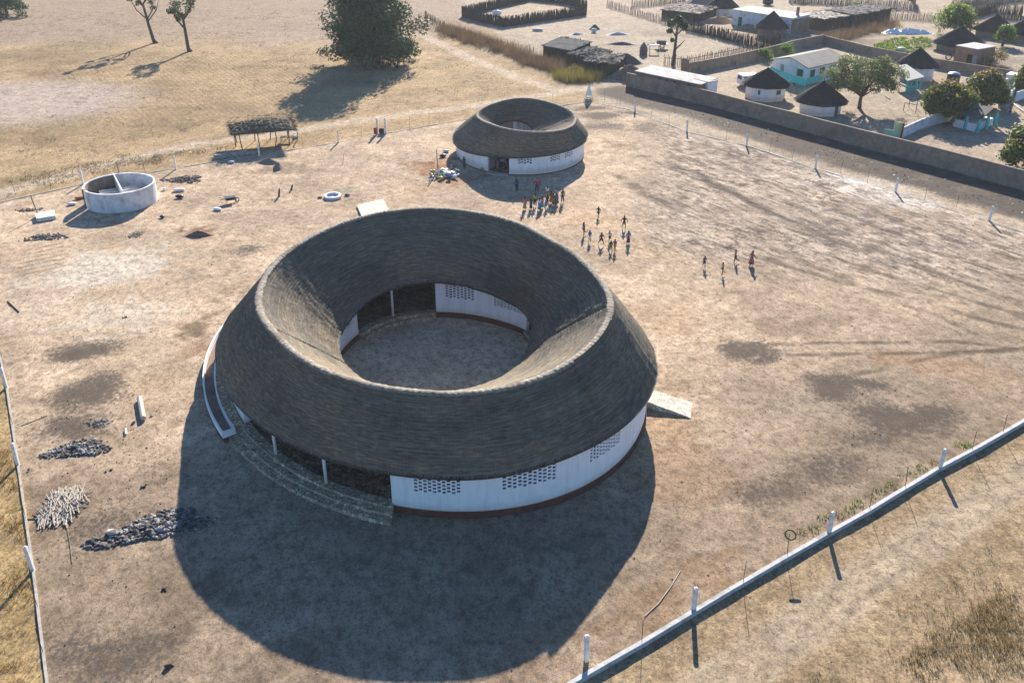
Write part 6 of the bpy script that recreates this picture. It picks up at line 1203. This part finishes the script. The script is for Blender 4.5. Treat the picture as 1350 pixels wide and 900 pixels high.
def lib(pose):
    if pose in LIB: return LIB[pose]
    J = joints(POSES[pose]); d = {'body': skin_mesh('body', J, BE, 1)}
    g_ = lambda k, a: (*J[k][:3], J[k][3]+a)
    mixj = lambda a, b, t, r: tuple(J[a][i]*(1-t)+J[b][i]*t for i in range(3))+(r,)
    d['shirt'] = skin_mesh('shirt', {'pelvis': mixj('pelvis','waist',.2,.155), 'waist': g_('waist',.022), 'chest': g_('chest',.025), 'ntop': mixj('chest','neck',.75,.07), 'shl': g_('shl',.02), 'shr': g_('shr',.02), 'el': mixj('shl','elbl',.8,.062), 'er': mixj('shr','elbr',.8,.062)}, [('pelvis','waist'),('waist','chest'),('chest','ntop'),('chest','shl'),('chest','shr'),('shl','el'),('shr','er')])
    d['trousers'] = skin_mesh('trousers', {'pelvis': g_('pelvis',.022), 'hipl': g_('hipl',.022), 'hipr': g_('hipr',.022), 'kl': g_('kneel',.028), 'kr': g_('kneer',.028), 'al': mixj('kneel','anklel',.85,.066), 'ar': mixj('kneer','ankler',.85,.066)}, [('pelvis','hipl'),('pelvis','hipr'),('hipl','kl'),('hipr','kr'),('kl','al'),('kr','ar')])
    d['shorts'] = skin_mesh('shorts', {'pelvis': g_('pelvis',.022), 'hipl': g_('hipl',.024), 'hipr': g_('hipr',.024), 'kl': mixj('hipl','kneel',.85,.092), 'kr': mixj('hipr','kneer',.85,.092)}, [('pelvis','hipl'),('pelvis','hipr'),('hipl','kl'),('hipr','kr')])
    def cone(name, z1, r0, r1, nz=6):
        me = bpy.data.meshes.new(name); P = J['pelvis']; n = 18; zt = P[2]+.14; kn = .5*(J['kneel'][1]+J['kneer'][1]); vs = []
        for i in range(nz+1):
            t = i/nz
            for j in range(n): a = 2*math.pi*j/n; rr = (r0+(r1-r0)*t)*(1+.07*math.sin(5*a)*t); vs.append((P[0]+rr*math.cos(a), P[1]+rr*.85*math.sin(a)+kn*t*.5, zt+(z1-zt)*t))
        me.from_pydata(vs, [], [(i*n+j,i*n+(j+1)%n,(i+1)*n+(j+1)%n,(i+1)*n+j) for i in range(nz) for j in range(n)]); me.materials.append(SKIN); me.polygons.foreach_set('use_smooth',[True]*len(me.polygons)); return me
    d['skirt'] = cone('skirt', .22, .15, .25); d['robe'] = cone('robe', .30, .16, .36)
    hd = J['head']; mb = MB(); mb.lathe((hd[0],hd[1]-.012,hd[2]), [(.112,-.02),(.116,.05),(.095,.12),(.05,.165),(.001,.175)], 12); me = bpy.data.meshes.new('hair'); me.from_pydata(mb.v, [], mb.f); me.materials.append(HAIR); me.polygons.foreach_set('use_smooth',[True]*len(me.polygons)); d['hair'] = me
    LIB[pose] = d; return d
def cloth(c): 
    k = 'cloth_%02x%02x%02x' % tuple(int(255*x) for x in c); return noise_mat(k, tuple(x*.85 for x in c), tuple(min(1,x*1.15) for x in c), 6, .85)
def person(px, py, h, pose, face, top, low, lowkind, label, group, headscarf=None, z=0.0):
    p = g(px, py, z); root = empty('person', (p[0],p[1],z), label, 'person', group); root.rotation_euler = (0,0,R(face)); s = h/1.74; root.scale = (s,s,s); d = lib(pose)
    def part(nm, me, mat=None):
        o = bpy.data.objects.new(nm, me); link(o); o.parent = root
        if mat: o.material_slots[0].link = 'OBJECT'; o.material_slots[0].material = mat
        return o
    part('body', d['body']); part('shirt', d['shirt'], cloth(top)); part(lowkind, d[lowkind], cloth(low)); part('hair' if headscarf is None else 'headscarf', d['hair'], cloth(headscarf) if headscarf else None)
    return root
BLU=(.02,.05,.22); NAVY=(.02,.025,.07); REDC=(.42,.02,.03); PINK=(.50,.16,.20); YEL=(.38,.34,.03); WHT=(.65,.66,.68); ORG=(.42,.10,.03); LBL=(.06,.20,.36); OLV=(.14,.13,.05); BRN=(.16,.08,.05); BLK=(.02,.02,.022); PUR=(.10,.05,.16); GRN=(.03,.15,.12); MAR=(.16,.03,.05); KHA=(.25,.21,.12)
G1 = 'people gathered before the small school'; G2 = 'children running across the yard'; G3 = 'people walking in the open yard on the right'; G4 = 'people in and by the doorway of the small school'
person(681.3,253.6,1.72,'stand',160,BLU,NAVY,'trousers','person in blue shirt standing apart in the shade left of the crowd',G1)
person(707.8,254,1.74,'hips',180,REDC,NAVY,'trousers','person in bright red shirt with hands on hips behind the crowd',G1,(.30,.03,.04))
for a in [(691.8,276.5,1.55,'stand',170,PINK,KHA,'skirt','person in pink top at the left end of the crowd'),(700,276,1.35,'stand',150,BLK,NAVY,'skirt','person in black top beside the pink top in the crowd'),(705.5,272,1.55,'stand',180,YEL,BLK,'trousers','person in bright yellow shirt in the crowd'),
          (711,277.5,1.45,'walk',190,WHT,LBL,'skirt','person in white top and light blue skirt in the crowd'),(714.5,274.5,1.4,'stand',160,ORG,LBL,'skirt','person in orange top and blue skirt mid crowd'),(721.5,261.5,1.5,'stand',180,WHT,KHA,'trousers','person in white shirt at the back of the crowd'),
          (721.5,273,1.45,'stand',200,NAVY,LBL,'trousers','person in navy shirt before the white shirt in the crowd'),(726.5,268,1.45,'stand',170,OLV,KHA,'skirt','person in olive top in the right half of the crowd'),(729.5,270.5,1.45,'walk',150,BRN,ORG,'skirt','person with orange skirt in the right half of the crowd'),
          (734,263.5,1.35,'stand',180,(.40,.42,.45),NAVY,'trousers','person in pale grey shirt behind the blue dress'),(733.5,270,1.45,'stand',180,(.05,.14,.30),GRN,'robe','person in blue and green robe right in the crowd'),(741.5,267,1.6,'stand',200,OLV,PUR,'trousers','person in olive shirt and purple trousers at the right end of the crowd')]:
    person(*a, G1)
for a in [(788.8,285.8,1.3,'run',150,PUR,BLK,'shorts','child in purple top running alone toward the crowd'),(822.5,301,1.45,'stride',170,BLK,BRN,'shorts','child in black with long stride and arms spread'),(769.5,310,1.45,'lift',120,GRN,BRN,'trousers','child in dark green top running at the left of the runners'),
          (777.3,319,1.3,'walk',170,(.03,.07,.32),WHT,'shorts','child in bright blue shirt beside the dark green runner'),(792.5,323,1.4,'stride',200,MAR,BLK,'shorts','child in dark maroon top mid stride alone'),(803.5,318.5,1.3,'run',140,(.42,.44,.45),BLK,'shorts','child in pale grey shirt running behind the yellow shorts'),
          (805,330.5,1.2,'run',190,BLK,OLV,'shorts','child in black top and olive shorts nearest the school roof'),(810.3,331,1.3,'walk',160,PUR,YEL,'shorts','child in purple top and yellow shorts among the runners'),(828,321.5,1.45,'lift',180,(.10,.12,.35),PUR,'skirt','child in blue violet top at the right of the runners')]:
    person(*a, G2)
for a in [(928,352.5,1.2,'lift',180,PUR,MAR,'shorts','small child in dark purple walking alone at the left of four'),(952,362.5,1.3,'lift',100,(.34,.30,.01),(.30,.20,.02),'shorts','child all in yellow kicking on the open sand'),(968.8,346,1.35,'lift',60,KHA,MAR,'trousers','person in khaki top and maroon trousers with one leg raised')]:
    person(*a, G3)
person(990,350.5,1.6,'stride',-60,(.38,.11,.12),(.38,.11,.12),'robe','person in long rose robe walking at the right of four',G3)
for a in [(651,221.5,1.5,'stand',180,(.24,.17,.06),LBL,'skirt','person in ochre top at the left of the small school doorway'),(656,222.5,1.2,'stand',180,(.25,.27,.50),(.3,.2,.15),'skirt','child in lilac top in the small school doorway'),(662.5,223.5,1.6,'stand',160,(.22,.42,.62),NAVY,'trousers','person in light blue shirt in the small school doorway'),(669,223,1.6,'stand',180,BLK,MAR,'trousers','person in black in the right of the small school doorway'),(612.2,223,1.6,'stand',150,NAVY,BLK,'trousers','person in dark navy standing by the small school left wall'),(1331,150,1.5,'stand',150,PINK,NAVY,'skirt','person in pink top in the yard near the gatehouse')]:
    person(*a, G4 if a[0] < 1000 else 'people in the village yard')

# ------------------------------------------------------------------ camera, sun, sky
cam = bpy.data.cameras.new('camera'); co = bpy.data.objects.new('camera', cam); link(co); scene.camera = co
co.location = (0,0,H_CAM); co.rotation_euler = (R(90)-PITCH, 0, 0); cam.sensor_width = 36; cam.sensor_fit = 'HORIZONTAL'; cam.lens = F_PX/1350*36; cam.clip_start = .5; cam.clip_end = 8000
su = bpy.data.lights.new('sun', 'SUN'); so = bpy.data.objects.new('sun', su); link(so); su.energy = 5.0; su.angle = R(.53); su.color = (1,.91,.80)
so.rotation_euler = (R(90)-SUN_EL, 0, math.pi-SUN_AZ); so.location = (0,0,80)
w = bpy.data.worlds.new('World'); scene.world = w; w.use_nodes = True; nt = w.node_tree; nt.nodes.clear()
sky = nt.nodes.new('ShaderNodeTexSky'); sky.sky_type = 'NISHITA'; sky.sun_disc = False; sky.sun_elevation = SUN_EL; sky.sun_rotation = SUN_AZ; sky.altitude = 30; sky.air_density = 1.0; sky.dust_density = .3; sky.ozone_density = 4.0
bg = nt.nodes.new('ShaderNodeBackground'); bg.inputs[1].default_value = .066; wo = nt.nodes.new('ShaderNodeOutputWorld'); mxs = nt.nodes.new('ShaderNodeMix'); mxs.data_type = 'RGBA'; mxs.blend_type = 'MULTIPLY'; mxs.inputs[0].default_value = 1; mxs.inputs[7].default_value = (.74,.97,1.16,1); nt.links.new(sky.outputs[0], mxs.inputs[6]); nt.links.new(mxs.outputs[2], bg.inputs[0]); nt.links.new(bg.outputs[0], wo.inputs[0])
scene.view_settings.view_transform = 'Standard'; scene.view_settings.look = 'None'; scene.view_settings.exposure = 1.43; scene.view_settings.gamma = 1
scene.cycles.max_bounces = 6; scene.cycles.diffuse_bounces = 3

hm = bpy.data.materials.new('haze_air'); hm.use_nodes = True; nt = hm.node_tree; nt.nodes.clear()
vo = nt.nodes.new('ShaderNodeVolumePrincipled'); vo.inputs['Density'].default_value = .00016; vo.inputs['Color'].default_value = (.86,.90,.95,1); vo.inputs['Anisotropy'].default_value = .2
ho = nt.nodes.new('ShaderNodeOutputMaterial'); nt.links.new(vo.outputs[0], ho.inputs['Volume'])
mb = MB(); mb.box((0,160,18.5), (7600,7600,41)); tag(mb.build('haze', hm, origin=(0,160,-2)), 'thin dusty air over the whole village', 'haze', kind='stuff')
